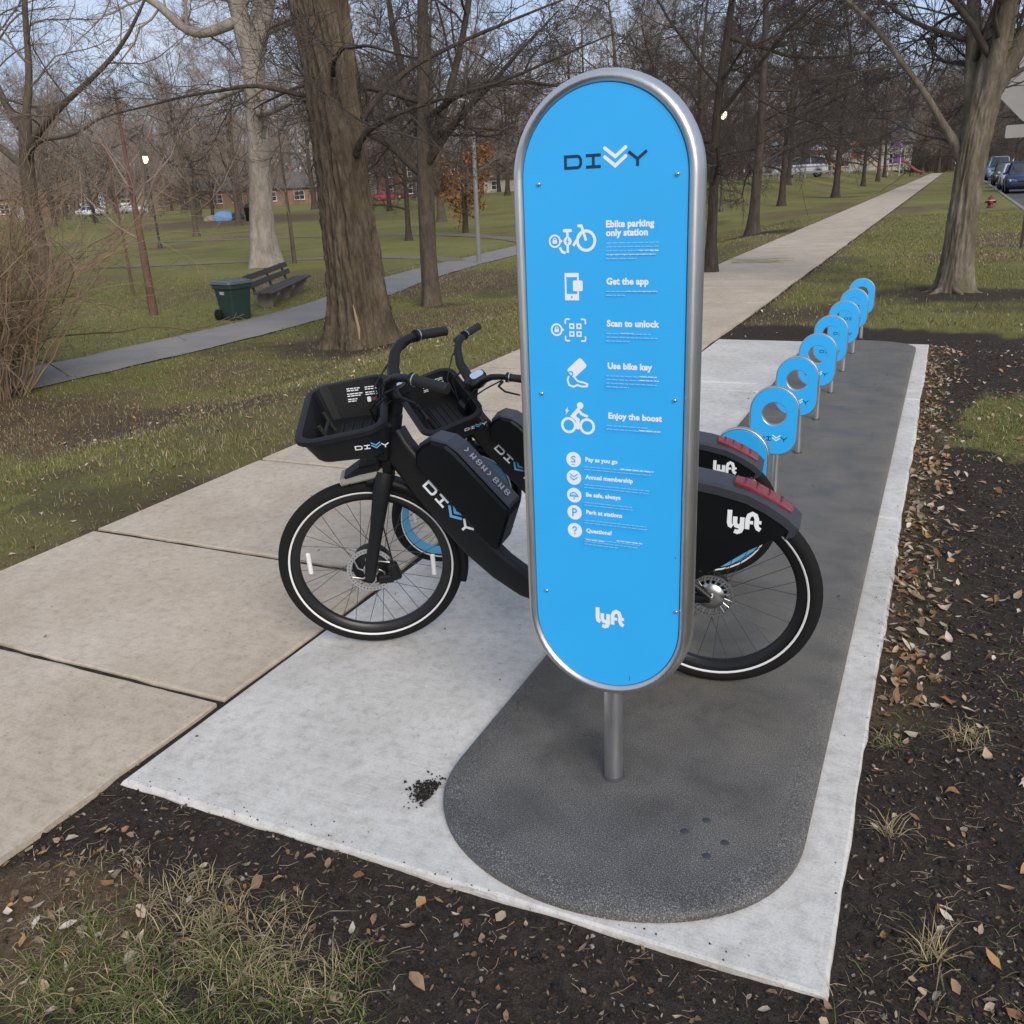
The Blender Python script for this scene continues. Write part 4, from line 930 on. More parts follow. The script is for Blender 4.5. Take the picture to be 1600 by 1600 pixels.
    b_o = tub(.570, 0, .355, .215, .045, .795); t_u = tub(.586, 0, .402, .262, .06, lambda x: zr(x) - .018); b_o2 = tub(.570, 0, .34, .195, .04, .787); b_i = tub(.570, 0, .338, .202, .04, .806)
    m_o = [tuple((Vector(a) * .5 + Vector(b) * .5)) for a, b in zip(t_u, b_o)]
    mb = MB(); mb.rings([b_o2, b_o, m_o, t_u, t_l2, t_l, t_o, t_i, b_i], True, True, False)
    bk = turn(mb.build('basket', M['plastic'], B))
    for p in bk.data.polygons: p.use_smooth = False
    # inner corner fitting and floor ribs
    mb = MB(); mb.box((.563, 0, .809), (.12, .2, .006), None, .002)
    for k in range(4): mb.box((.52 + k * .03, 0, .814), (.006, .2, .006))
    turn(mb.build('basket_floor_ribs', M['plastic'], bk))
    mb = MB(); mb.tube([(.632, .06, .79), (.655, .062, .84), (.667, .064, .87)], .008, 8); mb.tube([(.632, -.06, .79), (.655, -.062, .84), (.667, -.064, .87)], .008, 8); mb.tube([(.655, -.062, .84), (.655, .062, .84)], .007, 8); turn(mb.build('basket_strap_bar', M['grip'], bk))
    # prints: logo outside on the left wall, notices inside the right wall
    pA, pB, pC = Vector((.74, .187, .855)), Vector((.56, .187, .872)), Vector((.56, .150, .735))
    ex = (pB - pA).normalized(); nz = ex.cross(pC - pB).normalized(); nz = nz if nz.y > 0 else -nz; ez = nz.cross(ex) * (1 if nz.cross(ex).z > 0 else -1)
    org = Vector((.605, .1775, .80))
    # left wall plane through the tub's outer faces
    q0, q1 = Vector((.548, .201, zr(.548) - .038)), Vector((.548, .1775, .795)); ez = (q0 - q1).normalized(); ex = Vector((-1, 0, 0)); nz = Vector((0, ez.z, -ez.y)); org = q1 + (q0 - q1) * .52
    fB = lambda u, v, h: ST(org + ex * u + ez * v + nz * (h + .003))
    d, w_ = Decal(fB), Decal(fB); logo_letters(d, w_, .0165, .0, -.01); d.build('logo_letters', M['white'], bk); w_.build('logo_chevrons', M['sky_print'], bk)
    q0, q1 = Vector((.576, -.1925, zr(.576) + .019)), Vector((.576, -.169, .806)); ez2 = (q0 - q1).normalized(); nz2 = Vector((0, ez2.z, -ez2.y)); org2 = q1 + (q0 - q1) * .80 + Vector((.02, 0, 0))
    fN = lambda u, v, h: ST(org2 + ex * u + ez2 * v + nz2 * (h + .0025))
    d = Decal(fN)
    for u0, v0, w2, k in ((.0, 0, .045, 1), (0, -.007, .04, 1), (0, -.018, .052, 1), (0, -.025, .045, 1), (0, -.036, .035, 1), (0, -.043, .028, 1), (.062, 0, .06, 1), (.062, -.007, .055, 1), (.062, -.018, .05, 1), (.062, -.025, .04, 1)):
        x = u0
        while x < u0 + w2 - .004: k2 = rr.uniform(.006, .014); d.stroke([(x, v0), (min(x + k2, u0 + w2), v0)], .0034); x += k2 + .002
    d.poly([(.072 + a, -.042 + b) for a, b in rrect(.013, .018, .004, 3)]); d.stroke([(.108, -.036), (.113, -.036), (.113, -.05)], .004); d.build('notice_print', M['white'], bk)
    d = Decal(fN); d.poly([(.092 + a, -.042 + b) for a, b in rrect(.02, .012, .002, 2)]); d.build('red_mark', tag_mat('red print', (.25, .03, .05)), bk)
    # lamp bracket under the basket
    mb = MB(); mb.prism([(.50, .712), (.57, .704), (.625, .672), (.635, .650), (.61, .644), (.50, .672)], .042, .006); hl = turn(mb.build('headlight', M['plastic'], B))
    mb = MB(); mb.prism([(.495, .690), (.57, .682), (.638, .668), (.638, .644), (.57, .652), (.495, .662)], .0465, .008); turn(mb.build('lamp_surround', M['cream_part'], hl))
    mb = MB(); mb.box((.638, 0, .656), (.006, .07, .018), None, .002); turn(mb.build('lamp_lens', M['reflect'], hl))
    mb = MB(); mb.box((.525, 0, .760), (.10, .10, .05), None, .008); mb.box((.475, 0, .78), (.05, .09, .14), Matrix.Rotation(R(-12), 3, 'Y'), .012); turn(mb.build('basket_mount', M['frame_black'], B))
    # bars
    mb = MB(); mb.box((.42, 0, .925), (.075, .055, .06), Matrix.Rotation(R(-14), 3, 'Y'), .016); mb.tube([(.43, 0, .87), (.415, 0, .93)], .028, 14); turn(mb.build('stem', M['frame_black'], B))
    hb = MB()
    for sg in (-1, 1):
        hb.tube([(.415, sg * .012, .935), (.418, sg * .06, .948), (.422, sg * .115, .980), (.412, sg * .155, 1.018), (.392, sg * .190, 1.040), (.362, sg * .222, 1.046), (.328, sg * .250, 1.044)], [.02, .019, .0165, .015, .0135, .0125, .0115], 12, True, 1.25)
    h = turn(hb.build('handlebar', M['frame_black'], B))
    for sg in (-1, 1):
        g0 = Vector((.332, sg * .247, 1.044)); g1 = Vector((.238, sg * .318, 1.030)); d_ = g1 - g0
        mb = MB(); mb.tube([g0 + d_ * t for t in (0, .04, .1, .3, .5, .7, .92, .97, 1)], [.0165, .0175, .016, .0165, .017, .0165, .016, .0175, .014], 14); turn(mb.build('grip', M['grip'], h))
        mb = MB(); c0 = g0 - d_ * .06; mb.tube([c0 - d_ * .07, c0 + d_ * .02], .021, 14); turn(mb.build('grip_clamp', M['plastic'], h))
        mb = MB(); mb.tube([c0 + d_ * .03, c0 + d_ * .065], .0205, 14); turn(mb.build('grip_collar', M['chrome'], h))
        mb = MB(); l0 = c0 - d_ * .05 + Vector((.02, 0, -.012)); mb.tube([l0, l0 + Vector((.025, sg * .01, -.012)), l0 + Vector((.015, sg * .05, -.022)), l0 + Vector((-.03, sg * .10, -.03))], [.008, .007, .006, .005], 8, True, .7); turn(mb.build('brake_lever', M['plastic'], h))
    mb = MB(); mb.tube([(.428, .09, .958), (.47, .10, .93), (.485, .06, .86), (.47, .02, .79)], .0035, 6); mb.tube([(.428, -.09, .958), (.475, -.10, .92), (.48, -.05, .85), (.47, -.02, .79)], .0035, 6); mb.tube([(.36, .225, 1.03), (.43, .20, 1.0), (.49, .13, .93), (.48, .06, .84), (.465, .02, .76)], .0032, 6); mb.tube([(.36, -.225, 1.03), (.43, -.19, .99), (.495, -.12, .92), (.475, -.05, .83), (.46, -.02, .75)], .0032, 6); mb.tube([(.40, .05, .95), (.46, .06, .90), (.48, .04, .82)], .0028, 6); turn(mb.build('brake_cables', M['plastic'], B))
    mb = MB(); mb.rings([[(.395 + a, b, .958 + dz + a * -.25) for a, b in rrect(.085 - i_, .075 - i_, .02, 4)] for i_, dz in ((.01, -.03), (0, -.02), (0, 0), (.012, .008))], True, True, False); ds = turn(mb.build('display', M['plastic'], B))
    mb = MB(); mb.rings([[(.392 + a, b, .9675 + a * -.25 + dz) for a, b in rrect(.058, .052, .016, 4)] for dz in (-.002, .0012)], True, True, False); turn(mb.build('screen', M['screen'], ds))
    # frame: head tube and the big swept down tube
    fr = MB(); path = [(.452, .80), (.43, .745), (.36, .652), (.27, .53), (.18, .42), (.10, .345), (.02, .29), (-.06, .264), (-.14, .262)]
    hh = [.050, .056, .056, .055, .053, .05, .047, .045, .045]; RR = []
    for k, (x, z) in enumerate(path):
        a, b = path[max(k - 1, 0)], path[min(k + 1, len(path) - 1)]; t = Vector((b[0] - a[0], b[1] - a[1])).normalized(); nn = Vector((-t.y, t.x))
        RR.append([(x + nn.x * q, p, z + nn.y * q) for p, q in rrect(.062, 2 * hh[k], .020, 4)])
    fr.rings(RR, True, True, True); fr.tube([(.478, 0, .70), (.437, 0, .862)], [.036, .034], 18)
    fr.tube([(-.13, 0, .26), (-.20, 0, .50), (-.245, 0, .66)], [.03, .026, .024], 14)
    for sg in (-1, 1): fr.tube([(-.12, sg * .032, .268), (-.30, sg * .05, .285), (-HX, sg * .062, WR)], [.02, .016, .015], 10); fr.tube([(-.225, sg * .02, .60), (-.34, sg * .045, .52), (-HX, sg * .062, WR)], [.014, .013, .013], 10)
    frame = fr.build('frame', M['frame_black'], B)
    t = Vector((-.37, -.43)).normalized()
    fl = lambda u, v, h: (.345 + t.x * u + t.y * v, .0318 + h, .628 + t.y * u - t.x * v)
    d, w_ = Decal(fl), Decal(fl); logo_letters(d, w_, .0345, .0, .0, .24); d.build('logo_letters', M['white'], frame); w_.build('logo_chevrons', M['sky_print'], frame)
    # battery slung on the down tube
    bat = [(.348, .700), (.345, .742), (.322, .772), (.285, .788), (.235, .776), (.205, .752), (.045, .572), (.040, .548), (.082, .438), (.098, .430), (.128, .452)]
    bt = MB().prism(bat, .058, .008).build('battery', M['skirt'], B)
    top = [(.330, .7705), (.287, .7915), (.233, .780), (.200, .756), (.040, .576)]
    mb = MB(); RR = []
    for (x, z) in top: RR.append([(x, -.046, z - .008), (x, -.050, z), (x + .002, -.042, z + .006), (x + .002, .042, z + .006), (x, .050, z), (x, .046, z - .008)])
    mb.rings(RR, True, True, False); tp = mb.build('battery_top', M['grey_top'], bt)
    MB().prism([(.300, .789), (.292, .7955), (.262, .7900), (.250, .7835)], .026, .002).build('handle_recess', M['rubber'], tp)
    tt = Vector((-.16, -.18)).normalized(); ft = lambda u, v, h: (.200 + tt.x * u + tt.y * (.0036 + h), v, .756 + tt.y * u - tt.x * (.0036 + h))
    d = Decal(ft)
    for k, kind in enumerate((0, 1, 2, 1, 0, 2, 1, 2)):
        u = .012 + k * .0262; w5 = .0052
        if kind == 0: d.stroke([(u, -.016), (u + .007, .0), (u, .016)], w5)
        elif kind == 1: d.stroke([(u, -.017), (u, .017)], w5); d.stroke([(u + .012, -.017), (u + .012, .017)], w5); d.stroke([(u, .0), (u + .012, .012)], w5)
        else: d.ring((u + .007, .007), .0075, w5, 14); d.ring((u + .007, -.009), .0075, w5, 14)
    d.build('number_print', tag_mat('grey print', (.4, .4, .41)), tp)
    # rear cover: two side valances and a grey spine, tail light set into it
    sk = [(-.205, .46), (-.215, .60), (-.27, .675), (-.36, .696), (-.54, .688), (-.70, .652), (-.80, .592), (-.825, .568), (-.812, .545), (-.775, .526), (-.70, .484), (-.62, .425), (-.55, .378), (-.45, .345), (-.32, .37)]
    mb = MB()
    for sg in (-1, 1): mb.prism(sk, .007, .004, f=lambda a, b, h, sg=sg: (a, h + sg * .052, b))
    sko = mb.build('rear_cover', M['skirt'], B)
    tops = [(-.225, .625), (-.275, .686), (-.36, .7085), (-.45, .7090), (-.54, .7000), (-.62, .685), (-.70, .6625), (-.76, .632), (-.81, .598), (-.84, .566), (-.83, .540)]
    mb = MB(); RR = []
    for k, (x, z) in enumerate(tops):
        a, b = tops[max(k - 1, 0)], tops[min(k + 1, len(tops) - 1)]; tg = Vector((b[0] - a[0], b[1] - a[1])).normalized(); nx_, nz_ = -tg.y, tg.x
        if nz_ < 0: nx_, nz_ = -nx_, -nz_
        if k >= 9: nx_, nz_ = -abs(tg.y), abs(tg.x)
        P = lambda y_, o_: (x + nx_ * o_, y_, z + nz_ * o_)
        RR.append([P(-.052, -.034), P(-.0635, -.030), P(-.062, -.006), P(-.05, .001), P(.05, .001), P(.062, -.006), P(.0635, -.030), P(.052, -.034)])
    mb.rings(RR, True, True, False); sp = mb.build('cover_spine', M['grey_top'], sko)
    tl = [(-.655, .6835), (-.70, .6690), (-.76, .6355), (-.815, .5975)]
    mb = MB(); RR = []
    for k, (x, z) in enumerate(tl):
        a, b = tl[max(k - 1, 0)], tl[min(k + 1, 3)]; tg = Vector((b[0] - a[0], b[1] - a[1])).normalized(); nx_, nz_ = -tg.y, tg.x
        if nz_ < 0: nx_, nz_ = -nx_, -nz_
        w2 = .024 if k in (0, 3) else .033
        RR.append([(x + nx_ * o_, y_, z + nz_ * o_) for y_, o_ in ((-w2, -.006), (-w2, .002), (-w2 * .8, .0065), (w2 * .8, .0065), (w2, .002), (w2, -.006))])
    mb.rings(RR, True, True, False); tlo = mb.build('tail_light', M['red_lens'], B)
    mb = MB()
    for k in range(4):
        x = -.68 - k * .034; z = np.interp(-x, [.655, .70, .76, .815], [.6835, .669, .6355, .5975]); mb.tube([(x + .008 * math.cos(q), .022 * math.sin(q), z + .0068 - .004 * math.cos(q)) for q in np.linspace(0, 2 * math.pi, 13)], .0016, 5, False)
    mb.build('light_segments', tag_mat('dark red', (.14, .012, .016), rough=.3), tlo)
    fk = lambda u, v, h: (-.615 - u * .985 - v * .05, .0592 + h, .505 + v - u * .06)
    d = Decal(fk, .0006); logo_script(d, .068, .02, .040); d.build('logo_script', M['white'], sko)
    for (bx_, bz_) in ((-.26, .655), (-.40, .40), (-.56, .405), (-.30, .45), (-.47, .38)):
        MB().lathe([(0, .0612), (.0045, .0612), (.006, .0600), (.006, .0585)], (bx_, 0, bz_), 'y', 10).build('cover_bolt', M['plastic'], sko)
    # saddle, crank, stand
    MB().tube([(-.24, 0, .64), (-.315, 0, .93)], .0155, 14).build('seat_post', M['chrome'], B)
    MB().tube([(-.232, 0, .60), (-.252, 0, .69)], [.026, .022], 14).build('seat_clamp', M['frame_black'], B)
    mb = MB(); RR = []
    for x, w_, z, th in ((-.165, .018, .955, .012), (-.20, .030, .962, .02), (-.27, .040, .962, .026), (-.34, .066, .960, .03), (-.40, .082, .968, .034), (-.44, .078, .974, .03), (-.46, .05, .974, .018)):
        RR.append([(x, w_ * math.cos(R(a)), z + th * (math.sin(R(a)) * (.55 if math.sin(R(a)) > 0 else 1.0))) for a in range(0, 360, 24)])
    mb.rings(RR, True, True, True).build('saddle', M['grip'], B)
    mb = MB().lathe([(0, -.062), (.02, -.062), (.036, -.05), (.036, .05), (.02, .062), (0, .062)], (-.13, 0, .268), 'y', 22); mb.build('bottom_bracket', M['frame_black'], B)
    mb = MB().lathe([(.02, -.062), (.085, -.060), (.088, -.056), (.085, -.052), (.02, -.052)], (-.13, 0, .268), 'y', 32); mb.build('chain_guard', M['plastic'], B)
    for sg in (-1, 1):
        dx, dz = -sg * .11 * .94, -sg * .11 * .34
        c = MB(); c.tube([(-.13, sg * .068, .268), (-.13 + dx, sg * .078, .268 + dz)], [.015, .011], 10); cr = c.build('crank', M['frame_black'], B)
        mb = MB(); mb.box((-.13 + dx, sg * .135, .268 + dz), (.085, .09, .022), None, .007); mb.build('pedal', M['plastic'], cr)
    mb = MB(); mb.tube([(-.30, .03, .275), (-.33, .05, .12), (-.36, .065, .012)], [.013, .011, .011], 10); mb.tube([(-.30, -.03, .275), (-.36, -.10, .12), (-.42, -.15, .022)], [.013, .011, .011], 10); mb.box((-.365, .066, .010), (.05, .025, .014), None, .004); mb.box((-.425, -.152, .02), (.05, .025, .014), None, .004); mb.build('kickstand', M['plastic'], B)
    B.scale = (size,) * 3
    return B
BA = R(-174.9)
bike('near black share bike with black rims, right behind the blue sign', (-1.130, 2.4875, .0165), BA, R(-2), R(24), M['rim_black'])
bike('far black share bike with light blue rims, behind the first bike', (-1.275, 3.275, .0155), BA + R(1.5), R(-9), R(42), M['rim_blue'], .885)

# ------------------------------------------------------------------ trees
def nrm(v): return v / np.maximum(np.linalg.norm(v, axis=-1, keepdims=True), 1e-9)
def tubes(P, Rd, n):
    """P (N,S,3), Rd (N,S): N tubes of n sides"""
    N_, S_ = Rd.shape; T = nrm(np.gradient(P, axis=1)); d = nrm(P[:, -1] - P[:, 0])
    ref = np.where(np.abs(d[:, 2:3]) > .8, np.array([[1.0, 0, 0]]), np.array([[0, 0, 1.0]]))
    A = nrm(np.cross(T, ref[:, None, :])); Bv = np.cross(T, A); a = 2 * np.pi * np.arange(n) / n
    V = P[:, :, None, :] + Rd[:, :, None, None] * (np.cos(a)[None, None, :, None] * A[:, :, None, :] + np.sin(a)[None, None, :, None] * Bv[:, :, None, :])
    I = np.arange(N_ * S_ * n).reshape(N_, S_, n); J = np.roll(I, -1, axis=2)
    F = np.stack([I[:, :-1], J[:, :-1], J[:, 1:], I[:, 1:]], -1).reshape(-1, 4); return V.reshape(-1, 3), F
def tube_mesh(name, groups, mat, smooth=True):
    Vs, Fs, b = [], [], 0
    for P, Rd, n in groups:
        V, F = tubes(P, Rd, n); Vs.append(V); Fs.append(F + b); b += len(V)
    return np_mesh(name, np.concatenate(Vs), [np.concatenate(Fs)], smooth, mat)
def grow(rg, start, dirs, length, r0, r1, S_, wig, up, upgrow=0.0):
    N_ = len(start); P = np.zeros((N_, S_, 3)); P[:, 0] = start; d = nrm(dirs)
    for k in range(1, S_):
        d = nrm(d + rg.normal(0, wig, (N_, 3)) + np.array([0, 0, 1.0]) * (up + upgrow * k / S_)); P[:, k] = P[:, k - 1] + d * (length / (S_ - 1))[:, None]
    t = np.linspace(0, 1, S_)[None]; return P, r0[:, None] * (1 - t) + r1[:, None] * t
def spawn(rg, P, Rd, K, t0, t1, ang, asd, flat=0.0):
    """K children along every parent: start, direction, parent's length, t, radius there"""
    N_, S_, _ = P.shape; t = t0 + (t1 - t0) * (np.arange(K)[None] + rg.uniform(0, 1, (N_, K))) / K; x = t * (S_ - 1); i = np.minimum(x.astype(int), S_ - 2); f = (x - i)[..., None]; n = np.arange(N_)[:, None]
    s = P[n, i] * (1 - f) + P[n, i + 1] * f; d = nrm(P[n, i + 1] - P[n, i]); r = Rd[n, i] * (1 - f[..., 0]) + Rd[n, i + 1] * f[..., 0]
    q = nrm(np.cross(d, rg.normal(0, 1, d.shape))); q[..., 2] *= (1 - flat); q = nrm(q); a = np.radians(rg.normal(ang, asd, t.shape))[..., None]
    L_ = np.linalg.norm(np.diff(P, axis=1), axis=2).sum(1)[:, None] * np.ones((1, K))
    return s.reshape(-1, 3), (d * np.cos(a) + q * np.sin(a)).reshape(-1, 3), L_.ravel(), t.ravel(), r.ravel()
MINR = [.0028]
def branch_set(rg, P, Rd, levels):
    """levels: (K, t0, t1, angle, sd, length ratio, taper with t, radius ratio, S, wiggle, up, sides, flat)"""
    out = []
    for (K, t0, t1, an, sd, lr, tap, rr_, S_, wig, up, n, flat) in levels:
        s, d, L_, t, r = spawn(rg, P, Rd, K, t0, t1, an, sd, flat); ln = L_ * lr * (1 - tap * t) * rg.uniform(.55, 1.25, len(t)); r0 = np.minimum(r * .9, np.maximum(r * rr_ * rg.uniform(.7, 1.2, len(t)), MINR[0] * 1.4))
        P, Rd = grow(rg, s, d, ln, r0, np.maximum(r0 * .3, MINR[0]), S_, wig, up); out.append((P, Rd, n))
    return out
def polytrunk(pts, rad, S_=24):
    p = np.array(pts, float); r = np.array(rad, float); s = np.linspace(0, 1, len(p)); t = np.linspace(0, 1, S_)
    P = np.stack([np.interp(t, s, p[:, k]) for k in range(3)], 1); Rr = np.interp(t, s, r)
    for _ in range(3): P[1:-1] = (P[:-2] + 2 * P[1:-1] + P[2:]) / 4
    return P[None], Rr[None]
def rough_trunk(name, P, Rd, mat, n=72, ridge=.09, lobes=5, flare=.8, flare_h=.5, seed=1, parent=None, freq=7.0, scar=None):
    """trunk with furrowed bark in its shape: ridges, lobes and root flare"""
    P, Rd = P[0], Rd[0]; S_ = len(P); a = np.linspace(0, 2 * np.pi, n, endpoint=False); z = P[:, 2] - P[0, 2]; A, Z_ = np.meshgrid(a, z)
    ca, sa = np.cos(A) * freq, np.sin(A) * freq
    w = fbm(ca * .35 + 31, Z_ * .8 + sa * .35, seed + 5, 3) - .5
    fur = 1 - np.abs(2 * fbm(ca * 1.0 + 50 + w * 1.4, sa * 1.0 + Z_ * .95 + 80, seed, 4) - 1); fur = fur ** 2
    fine = fbm(ca * 3.2 + 10, sa * 3.2 + Z_ * 6.5 + 40, seed + 9, 3) - .5
    lob = np.cos(A * lobes + seed + w * 2.5) * .5 + np.cos(A * (lobes - 2) + 1.3 * seed) * .5
    fl = np.exp(-Z_ / flare_h)
    rad = Rd[:, None] * (1 + .05 * lob + flare * fl * (.45 + .55 * np.maximum(lob, -.2)) + ridge * (fur - .6) + ridge * .5 * fine + .08 * w)
    if scar:
        (sa0, sw, z0, z1, dep) = scar; g = np.exp(-((((A - sa0 - .25 * (Z_ - z0)) + np.pi) % (2 * np.pi) - np.pi) / sw) ** 2) * ss((Z_ - z0) / .3) * ss((z1 - Z_) / .4); rad -= g * dep * Rd[:, None]
    T = nrm(np.gradient(P, axis=0)); X_ = nrm(np.cross(np.array([[0, 1.0, 0]]), T)); Y_ = np.cross(T, X_)
    V = P[:, None] + rad[..., None] * (np.cos(A)[..., None] * X_[:, None] + np.sin(A)[..., None] * Y_[:, None])
    I = np.arange(S_ * n).reshape(S_, n); J = np.roll(I, -1, 1); F = np.stack([I[:-1], J[:-1], J[1:], I[1:]], -1).reshape(-1, 4)
    return obj(name, np_mesh(name, V.reshape(-1, 3), [F], True, mat), parent)

OAK = lambda K1: [(K1, .16, .98, 76, 12, .60, .55, .42, 9, .10, -.010, 5, .2), (9, .12, 1, 50, 14, .52, .5, .5, 7, .14, .0, 4, .5), (8, .1, 1, 48, 16, .52, .4, .6, 5, .18, .01, 3, .3), (8, .12, 1, 46, 18, .58, .3, .7, 4, .2, .02, 3, .2)]
ELM = lambda K1: [(K1, .14, .95, 44, 12, .72, .4, .45, 10, .11, .03, 5, .1), (8, .15, 1, 44, 14, .54, .45, .5, 7, .15, .02, 4, .2), (8, .1, 1, 46, 16, .52, .4, .6, 5, .18, .02, 3, .2), (8, .1, 1, 46, 18, .56, .3, .7, 4, .2, .03, 3, .1)]
def make_tree_meshes(kind, seed, h, r, bark_m, twig_m, K1=17):
    rg = np.random.default_rng(seed)
    P, Rd = polytrunk([(0, 0, -.15), (rg.normal(0, .05), rg.normal(0, .05), h * .3), (rg.normal(0, .2), rg.normal(0, .2), h * .65), (rg.normal(0, .4), rg.normal(0, .4), h)], [r * 1.25, r * .9, r * .55, r * .1], 26)
    L_ = branch_set(rg, P, Rd, OAK(K1) if kind == 'oak' else ELM(K1))
    z = P[0, :, 2]; Rt = Rd * (1 + .9 * np.exp(-np.maximum(z, 0) / .22))[None]
    return tube_mesh('trunk', [(P, Rt, 12), L_[0]], bark_m), tube_mesh('crown', L_[1:], twig_m, False)
MINR[0] = .0050
KINDS = {'oak_a': make_tree_meshes('oak', 3, 9.5, .125, M['bark_dark'], M['twig_dark'], 20), 'oak_b': make_tree_meshes('oak', 14, 9.0, .12, M['bark_dark'], M['twig_dark'], 19),
         'elm_a': make_tree_meshes('elm', 5, 11, .16, M['bark_mid'], M['twig_brown'], 15), 'elm_b': make_tree_meshes('elm', 8, 12, .17, M['bark_mid'], M['twig_grey'], 15), 'elm_c': make_tree_meshes('elm', 23, 10, .14, M['bark_mid'], M['twig_rose'], 15)}
MINR[0] = .0028
def tree(kind, x, y, s, rot, label, group=None, sz=None, name='bare_tree', z=None):
    t = thing(name, label, 'tree', (x, y, float(zt(x, y)) - .03 if z is None else z), (0, 0, rot), group); t.scale = (s, s, sz or s)
    obj('trunk', KINDS[kind][0], t); obj('crown', KINDS[kind][1], t); return t

# the massive furrowed trunk beside the path
t1 = thing('old_tree', 'massive old tree with deeply furrowed brown trunk left of the bikes', 'tree', (-7.57, 10.94, -.53))
P, Rd = polytrunk([(0, 0, -.1), (0.02, 0, .5), (-.02, 0, 2.2), (-.06, 0, 3.6), (-.16, .05, 4.5), (-.40, .1, 5.4), (-.8, .2, 6.6), (-1.3, .3, 9)], [.40, .355, .315, .31, .35, .33, .26, .18], 300)
rough_trunk('trunk', P, Rd, M['bark_big'], 168, .36, 7, .62, .42, 4, t1, 5.0, (R(-52), .22, .05, 1.0, .22))
rg = np.random.default_rng(77)
def limbs(specs, seed, levels, S_=14):
    rg = np.random.default_rng(seed); out = []; 
    for pts, rad in specs:
        P, Rd = polytrunk(pts, rad, S_); P[:, 1:-1] += rg.normal(0, .022, P[:, 1:-1].shape); P[:, 1:-1] = (P[:, :-2] + 2 * P[:, 1:-1] + P[:, 2:]) / 4; out.append((P, Rd, 9))
    tw = []
    for P, Rd, _ in out: tw += branch_set(rg, P, Rd, levels)
    return out, tw
LV = [(11, .12, 1, 58, 16, .5, .4, .38, 8, .15, .0, 5, .3), (9, .12, 1, 48, 16, .52, .4, .5, 6, .18, .01, 3, .3), (8, .1, 1, 46, 18, .56, .3, .65, 4, .2, .02, 3, .2)]
# exposed wood of the scar
sc1 = MB(); sc1.tube([(.235, -.385, .14), (.245, -.395, .3), (.225, -.40, .46), (.20, -.398, .62)], [.014, .028, .022, .008], 8, True, .5); sc1.build('scar_wood', plain('pale torn wood', (.36, .27, .18), .8, var=.3, scale=8, stretch=(8, 8, 1)), t1)
L1, T1 = limbs([([(-.1, .0, 4.6), (.45, .1, 5.8), (1.0, .4, 7.5), (1.6, .6, 9.5)], [.3, .24, .16, .05]),
    ([(.30, -.1, 2.55), (.75, -.35, 2.95), (1.6, -.6, 3.0), (2.9, -.5, 3.25), (4.0, -.3, 3.6)], [.05, .034, .024, .017, .008]),
    ([(.33, .1, 3.0), (.9, .3, 3.6), (1.9, .6, 3.9), (3.2, .9, 4.3)], [.048, .033, .022, .008]),
    ([(-.35, -.1, 3.3), (-1.0, -.4, 3.5), (-2.0, -.7, 3.4), (-3.4, -.9, 3.2)], [.036, .026, .018, .008]),
    ([(.2, -.3, 3.5), (.7, -.9, 3.7), (1.5, -1.6, 3.6), (2.6, -2.3, 3.3)], [.034, .026, .018, .008])], 5, LV)
obj('limbs', tube_mesh('limbs', L1, M['bark_dark']), t1); obj('crown', tube_mesh('crown', T1, M['twig_dark'], False), t1)

# the pale trunk farther left
t2 = thing('pale_tree', 'tall pale barked tree with forked trunk behind the bench', 'tree', (-19.5, 23.37, -.55))
P, Rd = polytrunk([(0, 0, -.1), (.05, 0, 1.2), (.32, 0, 3.2), (.50, 0, 5.2), (.6, 0, 6.3)], [.42, .36, .31, .30, .34], 110)
rough_trunk('trunk', P, Rd, M['bark_pale'], 64, .05, 5, .75, .6, 9, t2, 4.0)
L2, T2 = limbs([([(.5, 0, 6.0), (.25, 0, 7.2), (-.1, .1, 8.6), (-.4, .3, 12)], [.30, .26, .22, .05]), ([(.65, 0, 6.0), (1.2, 0, 7.0), (1.7, .2, 8.4), (2.3, .5, 12)], [.28, .24, .2, .05]),
    ([(.35, -.1, 6.9), (-.5, -.4, 6.55), (-1.5, -.6, 6.6), (-1.95, -.6, 7.4), (-2.4, -.7, 7.9), (-4.4, -.9, 8.3), (-6, -1, 8.0)], [.16, .14, .13, .12, .10, .07, .02]),
    ([(.2, 0, 4.5), (1.2, -.5, 4.3), (2.6, -.8, 4.6), (4.5, -1, 5.2)], [.12, .09, .06, .02]), ([(.7, .1, 5.3), (-.6, .6, 5.2), (-2.0, .9, 4.9), (-3.8, 1.2, 4.9)], [.1, .08, .05, .015])], 15, LV)
obj('limbs', tube_mesh('limbs', L2, M['bark_pale']), t2); obj('crown', tube_mesh('crown', T2, M['twig_grey'], False), t2)

